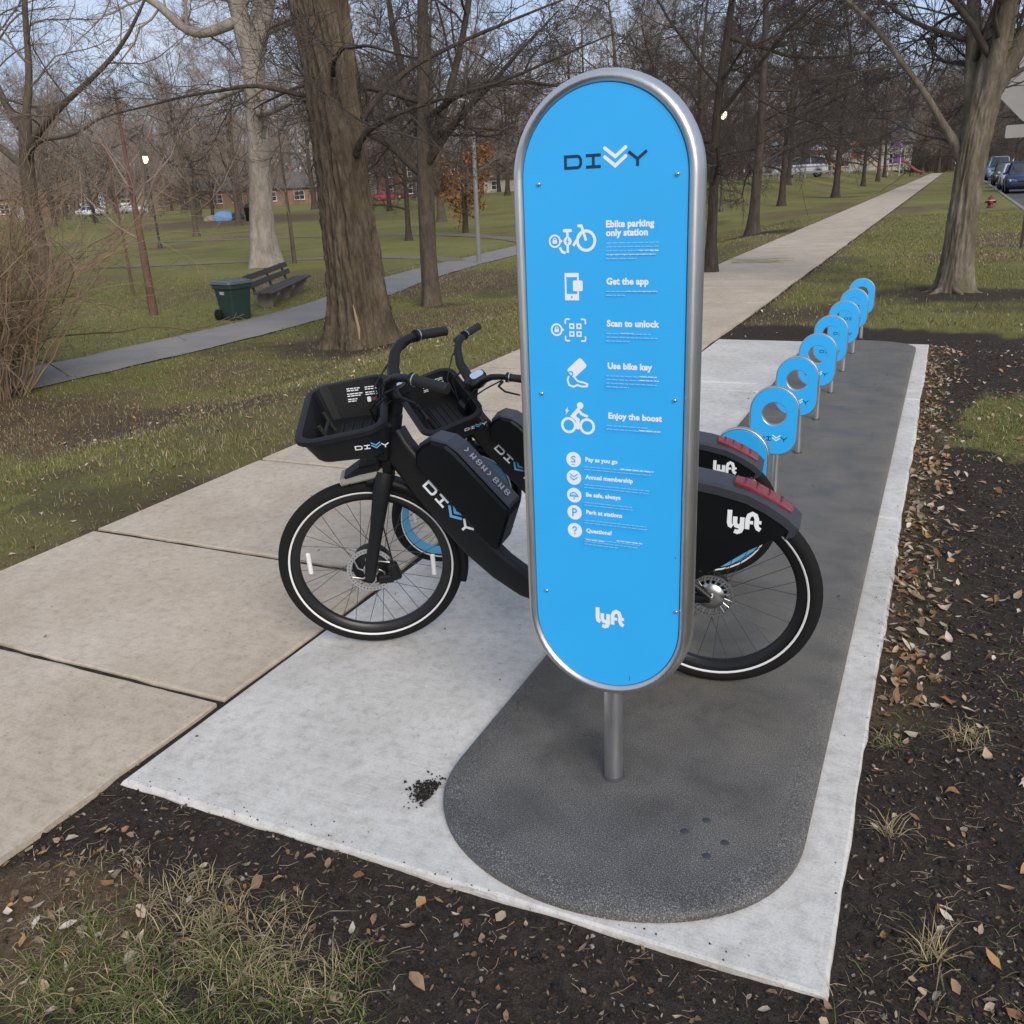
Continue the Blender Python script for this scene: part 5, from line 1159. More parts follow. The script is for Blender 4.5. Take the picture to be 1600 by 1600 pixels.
# the slimmer tree between the big trunk and the sign
t3 = thing('young_tree', 'slim grey-brown tree with many low limbs beside the path, right of the massive trunk', 'tree', (-8.72, 15.03, -.53))
P, Rd = polytrunk([(0, 0, -.1), (0, 0, .8), (.04, 0, 1.9), (.10, 0, 2.9), (.2, .1, 5), (.3, .2, 7)], [.18, .155, .15, .135, .09, .03], 80)
rough_trunk('trunk', P, Rd, M['bark_mid'], 40, .07, 4, .7, .2, 12, t3, 3.0)
L3, T3 = limbs([([(.02, 0, 2.3), (-.6, -.2, 2.9), (-1.6, -.3, 3.4), (-2.6, -.2, 4.6)], [.08, .06, .045, .01]), ([(.05, 0, 2.4), (.6, -.1, 3.0), (1.5, -.2, 3.6), (2.8, -.2, 4.6)], [.09, .065, .045, .01]), ([(.08, 0, 2.7), (-.3, .2, 3.6), (-.6, .3, 5), (-.7, .4, 7)], [.09, .075, .05, .01]),
    ([(.08, 0, 2.6), (.5, .3, 3.5), (.9, .5, 5), (1.2, .6, 7)], [.085, .07, .05, .01]), ([(.1, 0, 3.2), (1.0, -.5, 3.5), (2.2, -.9, 3.6), (3.6, -1.1, 3.4)], [.06, .05, .035, .01]), ([(.1, 0, 3.5), (-1.0, -.5, 3.9), (-2.2, -.6, 3.9), (-3.2, -.5, 3.6)], [.055, .045, .03, .01])], 25, LV)
obj('limbs', tube_mesh('limbs', L3, M['bark_dark']), t3); obj('crown', tube_mesh('crown', T3, M['twig_dark'], False), t3)

# the forked grey tree on the right
t7 = thing('forked_tree', 'grey blotched tree forking into rising limbs on the right verge', 'tree', (.12, 13.27, -.03))
P, Rd = polytrunk([(0, 0, -.1), (.0, 0, .6), (.02, 0, 1.3), (.06, 0, 2.0), (.12, 0, 2.5), (.22, .05, 3.4), (.36, .1, 5.5), (.5, .2, 8)], [.205, .175, .16, .175, .165, .12, .08, .03], 150)
rough_trunk('trunk', P, Rd, M['bark_right'], 96, .22, 6, .85, .18, 21, t7, 4.0)
L7, T7 = limbs([([(.0, 0, 1.45), (-.16, -.05, 1.85), (-.46, -.1, 2.2), (-.76, -.1, 2.6), (-1.05, 0, 3.08), (-1.67, .1, 3.6), (-2.4, .2, 4.2)], [.07, .055, .042, .035, .03, .022, .01]), ([(.03, 0, 1.9), (.14, 0, 2.45), (.47, .05, 2.95), (.95, .1, 3.6), (1.6, .3, 5.0), (2.2, .3, 7)], [.13, .125, .11, .095, .06, .02]),
    ([(.05, 0, 1.8), (.2, -.2, 3.0), (.28, -.3, 4.0), (.4, -.5, 7)], [.11, .09, .075, .02]), ([(.03, 0, 1.7), (-.12, .1, 2.9), (-.18, .15, 3.8), (-.4, .3, 7)], [.10, .085, .07, .02]), ([(.95, .1, 3.6), (1.4, -.3, 3.9), (2.2, -.6, 4.4)], [.05, .04, .015])], 35, LV)
obj('limbs', tube_mesh('limbs', L7, M['bark_right']), t7); obj('crown', tube_mesh('crown', T7, M['twig_dark'], False), t7)
mb = MB()
for k in range(7):
    a = R(20 + k * 50); l = .5 + .35 * ((k * 37) % 10) / 10; mb.tube([(.14 * math.cos(a), .14 * math.sin(a), .10), (.30 * l * math.cos(a + .1), .30 * l * math.sin(a + .1), .035), (.75 * l * math.cos(a + .3), .65 * l * math.sin(a + .3), -.03)], [.085, .045, .012], 8)
mb.build('surface_roots', M['bark_right'], t7)

# saplings
def sapling(label, x, y, h, r, mat, twig, seed, spread=.5):
    t = thing('sapling', label, 'tree', (x, y, float(zt(x, y)) - .03), (0, 0, 0), 'saplings on the left lawn'); rg = np.random.default_rng(seed)
    P, Rd = polytrunk([(0, 0, -.05), (.02, 0, h * .3), (-.02, .02, h * .6), (.03, 0, h)], [r, r * .8, r * .5, r * .15], 14)
    L_ = branch_set(rg, P, Rd, [(14, .35, 1, 42, 10, spread, .5, .5, 7, .12, .05, 4, 0), (7, .2, 1, 40, 14, .5, .4, .6, 5, .16, .04, 3, 0), (5, .2, 1, 40, 14, .5, .4, .7, 4, .18, .03, 3, 0)])
    obj('trunk', tube_mesh('trunk', [(P, Rd, 10)], mat), t); obj('crown', tube_mesh('crown', L_, twig, False), t)
sapling('reddish sapling standing alone on the lawn left of the bin', -13.97, 13.25, 4.2, .085, M['bark_red'], M['twig_rose'], 1)
sapling('thinnest sapling on the lawn, left of the reddish one', -17.55, 16.13, 3.6, .04, M['bark_red'], M['twig_rose'], 2)
sapling('thin sapling between the pale trunk and the massive trunk', -19.17, 24.41, 4.6, .075, M['bark_mid'], M['twig_grey'], 3, .4)

# the tangle of canes at the left edge, and the leaning tree behind it
def shrub(label, x, y, n, h, rad, seed, cane, twl=.5, grp=None, lean=0.0):
    t = thing('bare_shrub', label, 'shrub', (x, y, float(zt(x, y)) - .03), (0, 0, 0), grp); rg = np.random.default_rng(seed)
    a = rg.uniform(0, 2 * np.pi, n); r = rad * .35 * np.sqrt(rg.uniform(0, 1, n)); st = np.stack([r * np.cos(a), r * np.sin(a), np.full(n, -.02)], 1); tl = rg.uniform(.02, .72, n) ** 1.3; d = np.stack([tl * np.cos(a) + lean, tl * np.sin(a), np.ones(n)], 1)
    ln = h * rg.uniform(.5, 1.15, n); r0 = rg.uniform(.006, .016, n); P, Rd = grow(rg, st, d, ln, r0, r0 * .3, 12, .20, .03, -.10)
    L_ = branch_set(rg, P, Rd, [(8, .15, 1, 34, 14, .26, .4, .55, 6, .16, .02, 3, 0), (5, .2, 1, 40, 16, .45, .4, .65, 4, .2, .02, 3, 0)])
    obj('canes', tube_mesh('canes', [(P, Rd, 5)], M[cane]), t); obj('twigs', tube_mesh('twigs', L_, M['cane' if cane == 'cane_dark' else 'cane'], False), t); return t
shrub('dense straw coloured bare shrub at the left edge', -10.05, 6.9, 130, 3.3, 1.0, 4, 'cane', .5)
shrub('brown bare shrub just behind the straw coloured one', -11.3, 7.7, 80, 3.8, 1.1, 9, 'cane_dark', .5)
t9 = thing('leaning_tree', 'grey tree with low twisting limbs behind the shrubs at the left edge', 'tree', (-23.88, 18.9, -.55))
P, Rd = polytrunk([(0, 0, -.1), (-.1, 0, 1.5), (.1, 0, 3.0), (.5, 0, 4.5)], [.30, .22, .2, .16], 60); rough_trunk('trunk', P, Rd, M['bark_mid'], 40, .06, 5, .4, .4, 31, t9, 4.0)
L9, T9 = limbs([([(.3, 0, 3.6), (1.6, -.2, 4.4), (3.0, -.2, 4.9), (4.8, 0, 5.9), (6.2, 0, 7.4)], [.12, .09, .07, .05, .015]), ([(.4, 0, 4.2), (.9, .2, 5.6), (1.0, .2, 7.2), (1.9, .2, 9), (2.2, .3, 10.5)], [.12, .09, .075, .05, .015]), ([(.2, 0, 4.2), (-.6, 0, 5.6), (-.4, .2, 7.2), (-1.2, .2, 9.5)], [.11, .09, .07, .015]), ([(.0, 0, 3.2), (-1.4, -.2, 4.4), (-2.6, -.3, 5.4), (-4.2, -.3, 7.5)], [.10, .08, .06, .015]), ([(.2, 0, 3.4), (1.6, -.7, 3.8), (3.6, -1.2, 3.7), (5.4, -1.2, 4.4)], [.08, .06, .045, .015])], 45, LV)
obj('limbs', tube_mesh('limbs', L9, M['bark_mid']), t9); obj('crown', tube_mesh('crown', T9, M['twig_brown'], False), t9)

# dark trees along the sidewalk, and the woods round the park
tree('oak_a', -5.03, 26.79, .98, .4, 'dark spreading tree left of the sidewalk with a bare ring of soil at its foot')
tree('oak_b', -3.62, 15.7, .62, 2.1, 'thin dark tree trunk half hidden by the right side of the sign', sz=.95)
tree('oak_b', -6.13, 57.05, 1.25, 1.0, 'small dark tree halfway along the left of the sidewalk')
far = 0
def wood(items, label, group):
    for k, (kd, x, y, s) in enumerate(items): tree(kd, x, y, s, (k * 2.399 + x) % 6.28, label, group)
rg = random.Random(5)
row = [('oak_a', -9.5, 39, 1.0), ('oak_b', -7.5, 47, 1.05), ('oak_a', -10.2, 66, 1.1), ('oak_b', -6.9, 83.8, 1.1), ('oak_a', -7.2, 104, 1.2), ('oak_b', -8, 126, 1.3), ('oak_a', -13.5, 54, 1.0), ('oak_b', -17, 72, 1.1), ('oak_b', -14, 92, 1.2)]
wood(row, 'dark bare tree in the row left of the sidewalk', 'dark trees left of the sidewalk')
wood([('oak_b', .7, 62, 1.1), ('oak_a', .6, 84, 1.2), ('elm_a', .8, 110, 1.2), ('oak_b', .5, 140, 1.3)], 'bare tree on the verge between sidewalk and road', 'verge trees')
mid = [('elm_a', -24, 43, 1.0), ('oak_b', -20, 33, .8), ('elm_c', -27, 52, 1.0), ('elm_b', -33, 46, 1.1), ('elm_c', -38, 57, 1.0), ('oak_a', -30, 64, 1.1), ('elm_a', -46, 62, 1.1), ('elm_b', -56.7, 60.5, .9), ('oak_a', -48.6, 53.2, .8), ('elm_c', -62, 72, 1.1), ('oak_b', -40, 76, 1.2), ('elm_a', -24, 80, 1.2), ('elm_b', -52, 84, 1.2), ('elm_c', -70, 86, 1.1), ('elm_a', -82, 80, 1.1), ('elm_c', -36, 38, .8), ('elm_b', -75, 66, 1.0), ('elm_c', -90, 74, 1.1), ('elm_a', -66, 54, .9), ('elm_c', -55, 44, .85), ('elm_b', -72, 48, .9)]
mid += [('oak_a', -26, 70, 1.3), ('elm_c', -34, 88, 1.4), ('oak_b', -46, 96, 1.4), ('elm_a', -30, 100, 1.4), ('elm_c', -58, 98, 1.3), ('oak_a', -17, 84, 1.3), ('elm_b', -20, 60, 1.1), ('elm_c', -40, 46, .95), ('oak_b', -34, 54, 1.0), ('elm_a', -21, 96, 1.5), ('elm_c', -12, 112, 1.4), ('elm_b', -16, 140, 1.6), ('elm_c', -86, 92, 1.2), ('elm_a', -100, 84, 1.1), ('elm_c', -72, 102, 1.3)]
wood(mid, 'bare tree standing in the park beyond the paths', 'bare trees across the park')
back = []
for k in range(40):
    a = R(-6 + 62 * (k + .5) / 46 + rg.uniform(-.5, .5)); d = rg.uniform(152, 190); back.append((rg.choice(['elm_a', 'elm_b', 'elm_c', 'oak_a', 'elm_c']), -d * math.sin(a), d * math.cos(a), rg.uniform(1.0, 1.45)))
back = [b for b in back if not (-4.6 < b[1] < 13)]
wood(back, 'bare tree in the wood behind the far houses', 'wood behind the houses')
wood([('elm_a', 14, 44, 1.1), ('elm_b', 14, 60, 1.2), ('oak_a', 14.5, 78, 1.2), ('elm_c', 14, 98, 1.3), ('oak_b', 16, 120, 1.4), ('elm_a', 13.5, 145, 1.4), ('elm_b', 22, 72, 1.3), ('elm_a', 24, 110, 1.4), ('oak_a', 3.5, 170, 1.5), ('elm_a', 9, 185, 1.6), ('elm_c', -3, 190, 1.6), ('elm_b', 16, 170, 1.5)], 'bare tree on the far side of the road', 'trees across the road')

# the far wood closing every view: one mass nobody could count
def woodland(name, n, place, h0, h1, mat, seed, thick=.02):
    rg = np.random.default_rng(seed); x, y = place(rg, n); st = np.stack([x, y, zt(x, y) - .05], 1); h = rg.uniform(h0, h1, n)
    P, Rd = grow(rg, st, np.stack([rg.normal(0, .1, n), rg.normal(0, .1, n), np.ones(n)], 1), h, h * .010 + thick, np.full(n, thick * .6), 6, .06, .02)
    s1, d, L_, t, r = spawn(rg, P, Rd, 13, .1, 1, 48, 16); P2, R2 = grow(rg, s1, d, L_ * .42 * (1 - .5 * t), np.maximum(r * .5, thick * .9), np.full(len(t), thick * .5), 4, .14, .03)
    s2, d2, L2_, t2_, r2_ = spawn(rg, P2, R2, 5, .1, 1, 46, 16); P3, R3 = grow(rg, s2, d2, L2_ * .5, np.full(len(t2_), thick * .8), np.full(len(t2_), thick * .4), 3, .15, .03)
    return tag(obj(name, tube_mesh(name, [(P, Rd, 4), (P2, R2, 3), (P3, R3, 3)], mat, False)), kind='stuff')
def arc(a0, a1, d0, d1):
    def f(rg, n):
        a = np.radians(rg.uniform(a0, a1, n)); d = rg.uniform(d0, d1, n); return -d * np.sin(a), d * np.cos(a)
    return f
woodland('woods', 900, arc(3, 62, 188, 250), 9, 22, M['twig_grey'], 1, .035)
woodland('woods', 260, arc(-12, 4, 210, 290), 9, 22, M['twig_brown'], 2, .045)
woodland('undergrowth', 700, arc(5, 62, 168, 190), 2.0, 6, M['twig_rose'], 3, .022)

woodland('undergrowth', 420, arc(-16, 6, 196, 216), 2.5, 8, M['twig_brown'], 7, .035)
woodland('woods', 320, arc(-30, 2, 225, 300), 10, 24, M['twig_grey'], 8, .05)
# ------------------------------------------------------------------ bench, bin, lamps
def rotz(a): return Matrix.Rotation(a, 3, 'Z')
bx, by, ba = -12.75, 15.75, math.atan2(17.6 - 14.2, -13.75 + 12.15)
bz = float(zt(bx, by)) - .03
bn = thing('park_bench', 'weathered slatted timber bench facing the path beside the green bin', 'bench', (bx, by, bz), (0, 0, ba)); bn.scale = (1.08, .9, .78)
BL = 3.3                                             # its seat faces the path (local -Y)
for k in range(3): MB().box((rng.normal(0, .004), -.20 + k * .155, .40), (BL, .135, .045), None, .008).build('seat_plank', M['wood'], bn)
for k in range(2):
    MB().box((0, .285 + k * .05, .58 + k * .19), (BL, .035, .14), Matrix.Rotation(R(-14), 3, 'X'), .008).build('back_plank', M['wood'], bn)
for x in (-1.25, 0, 1.25):
    mb = MB(); mb.prism([(-.26, .375), (.27, .375), (.25, .25), (.14, 0), (-.10, 0), (-.16, .22), (-.26, .30)], .055, .008, f=lambda a, b, h, x=x: (x + h, a, b)); l = mb.build('leg', M['conc_leg'], bn)
    MB().prism([(.235, .36), (.29, .37), (.395, .84), (.355, .85)], .03, .005, f=lambda a, b, h, x=x: (x + h, a, b)).build('back_support', M['wood'], bn)
wx, wy = -11.66, 12.98; wz = float(zt(wx, wy)) - .03
bnn = thing('wheeled_bin', 'dark green wheeled bin with a pale print standing at the end of the bench', 'bin', (wx, wy, wz), (0, 0, R(76)))
mb = MB(); rr2 = lambda w, d, r, z: [(a, b, z) for a, b in rrect(w, d, r, 4)]
mb.rings([rr2(.40, .40, .05, .02), rr2(.43, .44, .05, .30), rr2(.475, .50, .055, .56), rr2(.475, .50, .055, .575)], True, True, False); mb.rings([rr2(.515, .54, .06, .555), rr2(.53, .555, .06, .57), rr2(.53, .555, .06, .62), rr2(.51, .535, .06, .63)], True, True, False); body = mb.build('body', M['bin'], bnn)
mb = MB(); mb.rings([rr2(.545, .575, .06, .632), rr2(.555, .585, .065, .645), rr2(.53, .56, .06, .685), rr2(.40, .43, .05, .705)], True, True, False)
for k in range(4): mb.box((-.18 + k * .12, 0, .705), (.025, .40, .018), None, .005)
mb.build('lid', M['bin_lid'], bnn)
mb = MB(); mb.tube([(-.2, .31, .60), (.2, .31, .60)], .016, 8); mb.box((-.2, .285, .60), (.03, .05, .04)); mb.box((.2, .285, .60), (.03, .05, .04)); mb.build('handle', M['bin'], bnn)
for sx in (-1, 1): MB().lathe([(0, sx * .262), (.085, sx * .262), (.10, sx * .25), (.10, sx * .215), (.085, sx * .205), (0, sx * .205)], (0, .20, .095), 'x', 22).build('wheel', M['rubber'], bnn)
dd = Decal(lambda u, v, h: (-.2285 - h - (v - .46) * .09, -u, v))
for v, w_ in ((.505, .15), (.485, .12), (.465, .13)):
    x = -w_ / 2
    while x < w_ / 2 - .01: k2 = rr.uniform(.012, .03); dd.stroke([(x, v), (min(x + k2, w_ / 2), v)], .011); x += k2 + .005
dd.build('print', M['white'], body)

def street_lamp(label, x, y, h, grp=None, glow=True, r=.05):
    z = float(zt(x, y)) - .03; t = thing('park_lamp', label, 'lamp', (x, y, z), (0, 0, 0), grp)
    mb = MB(); mb.lathe([(r * 2.2, 0), (r * 2.2, .12), (r * 1.3, .2), (r, .4), (r * .75, h - .45), (r * 1.2, h - .42), (r * 1.2, h - .38)], (0, 0, 0), 'z', 14); mb.build('post', M['lamp_cap'], t)
    mb = MB(); mb.lathe([(.06, h - .34), (.11, h - .28), (.14, h - .16), (.125, h - .05)], (0, 0, 0), 'z', 16); mb.build('globe', M['lamp_on'], t)
    mb = MB(); mb.lathe([(.17, h - .05), (.14, h + .03), (.05, h + .12), (.0, h + .2)], (0, 0, 0), 'z', 16); mb.build('cap', M['lamp_cap'], t)
street_lamp('lit park lamp glowing above the lawn on the far left', -32.6, 32.0, 3.95, 'lit park lamps')
street_lamp('lit park lamp glowing among the dark trees right of the sign', -9.73, 43.94, 4.3, 'lit park lamps')
px_, py_ = -12.05, 23.6; t = thing('light_pole', 'grey light pole with a small angled lamp head beside the path', 'light pole', (px_, py_, float(zt(px_, py_)) - .03), (0, R(.8), 0))
mb = MB(); mb.tube([(0, 0, 0), (0, 0, 2.0), (0, 0, 4.2)], [.072, .062, .05], 14); mb.box((0, 0, .03), (.22, .22, .06), None, .015); mb.build('pole', M['pole'], t)
mb = MB(); mb.tube([(0, 0, 4.1), (-.12, 0, 4.24), (-.3, 0, 4.28)], [.035, .03, .028], 10); mb.rings([[(-.28 - a, b * w_, 4.27 + c) for a, b, c in ((0, -1, 0), (0, 1, 0), (0, .7, .07), (0, -.7, .07))] for w_, a in ((.05, 0),)] + [[(-.46, b * .11, 4.25 + c) for b, c in ((-1, 0), (1, 0), (.7, .08), (-.7, .08))], [(-.66, b * .08, 4.23 + c) for b, c in ((-1, 0), (1, 0), (.7, .05), (-.7, .05))]], True, True, False); mb.build('lamp_head', M['sign_back'], t)

# hydrant
hx, hy = 1.19, 37.4; t = thing('fire_hydrant', 'short red fire hydrant with a pale band near the kerb', 'hydrant', (hx, hy, float(zt(hx, hy)) - .03)); t.scale = (.8, .8, .72)
mb = MB(); mb.lathe([(.0, 0), (.17, 0), (.17, .04), (.12, .05), (.115, .34), (.15, .35), (.15, .39), (.13, .40), (.12, .47), (.07, .55), (.03, .57), (.03, .61), (0, .61)], (0, 0, 0), 'z', 18); hb_ = mb.build('body', M['hyd'], t)
mb = MB().lathe([(.0, -.23), (.06, -.23), (.07, -.2), (.055, -.19), (.055, .19), (.07, .2), (.06, .23), (0, .23)], (0, 0, .30), 'x', 12); mb.lathe([(.0, -.2), (.08, -.2), (.085, -.14), (.07, -.1)], (0, 0, .27), 'y', 14); mb.build('outlets', M['hyd'], t)
MB().lathe([(.154, .352), (.156, .37), (.154, .388)], (0, 0, 0), 'z', 18).build('band', M['hyd_band'], t)

# back of the road sign on the right
sx_, sy_ = 1.24, 19.98; t = thing('road_sign', 'back of a pale diamond road sign with a small plate below, at the right edge', 'road sign', (sx_, sy_, -.03), (0, 0, R(-12)))
mb = MB(); mb.prism([(-.02, -.012), (.02, -.012), (.026, .012), (-.026, .012)], 1.62, f=lambda a, b, h: (a, b, 1.6 + h)); mb.build('post', M['sign_post'], t)
dmd = [(0, -.47), (.035, -.455), (.455, -.035), (.47, 0), (.455, .035), (.035, .455), (0, .47), (-.035, .455), (-.455, .035), (-.47, 0), (-.455, -.035), (-.035, -.455)]
MB().prism(dmd, .004, f=lambda a, b, h: (a * 1.38 - .22, .018 + h, b * 1.38 + 2.86)).build('diamond_plate', M['sign_back'], t)
MB().prism([(a - .12, b + 2.06) for a, b in rrect(.80, .22, .03, 4)], .004, f=lambda a, b, h: (a, .018 + h, b)).build('small_plate', M['sign_back'], t)
mb = MB()
for z in (2.5, 2.9, 2.12): mb.tube([(0, -.024, z), (0, .03, z)], .012, 8)
mb.build('bolts', M['chrome'], t)

# ------------------------------------------------------------------ vehicles
M['tail'] = plain('car tail lamp', (.4, .03, .03), .3); M['headlamp'] = plain('headlamp glass', (.62, .64, .66), .15); M['alloy'] = plain('alloy wheel', (.4, .4, .41), .35, .7)
M['trim'] = plain('black trim', (.02, .02, .022), .5); M['windscreen'] = plain('car windows', (.035, .045, .055), .06, spec=.8)
def car(name, label, x, y, rz, paint, kind='sedan', group=None, cat='car', z=None, Lc=4.5, Wc=1.8):
    t = thing(name, label, cat, (x, y, float(zt(x, y)) - .13 if z is None else z), (0, 0, rz), group); H = {'sedan': 1.45, 'suv': 1.72, 'hatch': 1.55, 'van': 2.0}[kind]; h = Lc / 2; w = Wc / 2
    belt = {'sedan': .92, 'suv': 1.05, 'hatch': .95, 'van': 1.15}[kind]
    # body: stations along x with (bottom, top, half width)
    hood = {'sedan': .80, 'suv': .98, 'hatch': .90, 'van': 1.05}[kind]
    st = [(-h, .42, belt * .72, .74), (-h + .06, .30, belt * .92, .86), (-h + .35, .22, belt, .97), (-h + 1.2, .20, belt, 1.0), (0, .20, belt, 1.0), (h - 1.25, .20, belt * .985, 1.0), (h - .7, .21, hood, .98), (h - .25, .24, hood * .90, .92), (h - .05, .30, hood * .74, .82), (h, .40, hood * .62, .72)]
    mb = MB(); RR = []
    for xx, b, tp, ww in st: RR.append([(xx, -w * ww * .93, b), (xx, -w * ww, b + (tp - b) * .35), (xx, -w * ww * .97, b + (tp - b) * .75), (xx, -w * ww * .86, tp), (xx, 0, tp + .025), (xx, w * ww * .86, tp), (xx, w * ww * .97, b + (tp - b) * .75), (xx, w * ww, b + (tp - b) * .35), (xx, w * ww * .93, b)])
    mb.rings(RR, True, True, True); body = mb.build('body', paint, t)
    # cabin
    cb = {'sedan': (-h + .55, -h + 1.15, h - 2.05, h - 1.15), 'suv': (-h + .12, -h + .45, h - 2.0, h - 1.2), 'hatch': (-h + .12, -h + .55, h - 1.95, h - 1.0), 'van': (-h + .05, -h + .2, h - 1.6, h - .9)}[kind]
    lo = [(cb[0], -w * .84), (cb[3], -w * .84), (cb[3], w * .84), (cb[0], w * .84)]; hi = [(cb[1], -w * .66), (cb[2], -w * .66), (cb[2], w * .66), (cb[1], w * .66)]
    mb = MB(); mb.rings([[(a, b, belt - .03) for a, b in lo], [(a, b, H - .06) for a, b in hi]], False, False, False); mb.build('windows', M['windscreen'], t)
    mb = MB(); mb.rings([[(a - .02 * (1 if a < 0 else -1) * 0, b * 1.01, H - .075) for a, b in hi], [(a, b * .99, H - .02) for a, b in hi], [(a * .9, b * .8, H) for a, b in hi]], True, True, False)
    for a0, a1 in ((lo[0], hi[0]), (lo[1], hi[1]), (lo[2], hi[2]), (lo[3], hi[3])): mb.tube([(a0[0], a0[1] * 1.005, belt - .03), (a1[0], a1[1] * 1.005, H - .05)], .045, 6)
    for s_ in (-1, 1): mx_ = (cb[1] + cb[2]) / 2; mb.tube([(mx_ - .1, s_ * w * .845, belt - .02), (mx_ - .05, s_ * w * .665, H - .06)], .035, 6)
    mb.build('roof', paint, t)
    for sx2 in (h - .88, -h + .85):
        for s_ in (-1, 1):
            y0 = s_ * (w - .11); wh_ = MB().lathe([(.0, y0 - .09), (.27, y0 - .09), (.325, y0 - .06), (.325, y0 + .08), (.29, y0 + .10), (.22, y0 + .10), (.0, y0 + .10)], (sx2, 0, .325), 'y', 22).build('wheel', M['tyre_far'], t)
            mb = MB(); yo = y0 + (.105 if s_ > 0 else -.095); mb.lathe([(.0, yo), (.06, yo + s_ * .012), (.07, yo)], (sx2, 0, .325), 'y', 12); mb.lathe([(.19, yo), (.215, yo + s_ * .008), (.22, yo)], (sx2, 0, .325), 'y', 22)
            for k in range(5): a = k * 2 * math.pi / 5; mb.tube([(sx2 + .05 * math.cos(a), yo, .325 + .05 * math.sin(a)), (sx2 + .2 * math.cos(a), yo, .325 + .2 * math.sin(a))], .028, 5)
            mb.build('rim', M['alloy'], wh_)
            mb = MB().lathe([(.36, y0 + s_ * .118 - s_ * .04), (.40, y0 + s_ * .118), (.36, y0 + s_ * .1185)], (sx2, 0, .33), 'y', 22); mb.build('wheel_arch', M['trim'], body)
    for s_ in (-1, 1):
        mb = MB(); mb.rings([[(h - .42, s_ * w * .80, hood * .80), (h - .42, s_ * w * .93, hood * .82), (h - .42, s_ * w * .92, hood * .70), (h - .42, s_ * w * .80, hood * .66)], [(h - .035, s_ * w * .50, hood * .74), (h - .10, s_ * w * .82, hood * .80), (h - .08, s_ * w * .82, hood * .66), (h - .01, s_ * w * .50, hood * .62)]], True, True, False); mb.build('headlight', M['headlamp'], t)
        mb = MB(); mb.box((-h + .03, s_ * w * .66, belt * .80), (.08, .26, .16), None, .02); mb.build('tail_light', M['tail'], t)
        mb = MB(); mb.box((h - 1.42, s_ * (w + .07), belt + .04), (.10, .16, .12), None, .03); mb.build('mirror', paint, t)
    mb = MB(); mb.box((h - .02, 0, .42), (.06, w * 1.25, .15), None, .02); mb.box((h + .0, 0, .60), (.05, w * .8, .07), None, .015); mb.box((-h + .01, 0, .36), (.06, w * 1.4, .14), None, .02); mb.build('grille', M['trim'], t)
    mb = MB(); mb.box((h + .022, 0, .63), (.012, .11, .07), None, .005); mb.build('badge', M['chrome'], t)
    return t
CP = lambda n, c: tag_mat('paint ' + n, c, rough=.3, var=.03, spec=.7)
navy_, white_, dark_, silver_, blue_, red_ = CP('navy', (.025, .04, .11)), CP('white', (.72, .73, .75)), CP('dark', (.05, .035, .035)), CP('silver', (.42, .44, .46)), CP('pale blue', (.25, .38, .5)), CP('red', (.45, .02, .04))
car('parked_car', 'dark blue parked car facing the camera, nearest on the road', 3.28, 58.0, R(-90), navy_, 'hatch', 'cars parked along the kerb')
car('parked_car', 'white car parked directly behind the dark blue car', 3.3, 66, R(-90), white_, 'sedan', 'cars parked along the kerb')
car('parked_car', 'dark red car parked behind the white car', 3.25, 77, R(-90), dark_, 'hatch', 'cars parked along the kerb')
car('parked_car', 'pale roofed car farther up the road behind the dark blue car', 6.4, 88, R(-90), silver_, 'suv', 'cars parked along the kerb')
car('parked_van', 'pale blue van parked far up the road beside the forked tree', 3.4, 98, R(-90), blue_, 'van', 'cars parked along the kerb', 'van', None, 5.2, 2.0)
car('parked_suv', 'white sport utility car parked side-on beyond the dark trees', -12.7, 89, R(186), white_, 'suv', None, 'car', .93, 4.7, 1.9)
car('parked_car', 'bright red car in front of the far brick house', -80.5, 128, R(10), red_, 'sedan', 'cars by the far houses', z=-.05)
car('parked_car', 'white car far left in front of the reddish house', -122, 107, R(30), white_, 'sedan', 'cars by the far houses', z=-.05)
car('parked_car', 'pale car far left beside the tan house', -122.5, 116, R(40), silver_, 'suv', 'cars by the far houses', z=-.05)

# the blue heap far on the left lawn
def heap(name, label, x, y, parts):
    t = thing(name, label, 'bundle', (x, y, float(zt(x, y)) - .03)); rg = np.random.default_rng(4)
    for nm, c, s_, col in parts:
        mb = MB(); n_ = 18; RR = []
        for k, (r_, z) in enumerate(((1, 0), (1.02, .25), (.85, .6), (.55, .88), (.15, 1))): RR.append([(c[0] + s_[0] * r_ * math.cos(2 * math.pi * j / n_) * (1 + .14 * math.sin(3 * j + k)), c[1] + s_[1] * r_ * math.sin(2 * math.pi * j / n_) * (1 + .12 * math.cos(2 * j + k)), z * s_[2] * (1 + .08 * math.sin(4 * j))) for j in range(n_)])
        mb.rings(RR, False, True, True); mb.build(nm, tag_mat('cloth ' + nm, col, rough=.8, var=.2, scale=4), t)
heap('cloth_bundle', 'light blue and tan bundle lying on the lawn far left', -46.6, 52.1, (('blue_cover', (0, 0), (.85, .6, .62), (.22, .38, .62)), ('tan_cover', (-.95, -.2), (.6, .5, .38), (.40, .31, .22)), ('dark_bag', (.95, .25), (.55, .45, .5), (.05, .045, .06))))
x, y = -42.7, 50.3; t = thing('litter_bin', 'small black litter bin by the blue bundle', 'bin', (x, y, float(zt(x, y)) - .03)); MB().lathe([(.0, 0), (.30, 0), (.34, .8), (.37, .82), (.37, .88), (.30, .9), (.0, .9)], (0, 0, 0), 'z', 18).build('body', M['trim'], t); MB().lathe([(.3, .9), (.3, 1.0), (.16, 1.12), (0, 1.14)], (0, 0, 0), 'z', 18).build('lid', M['trim'], t)

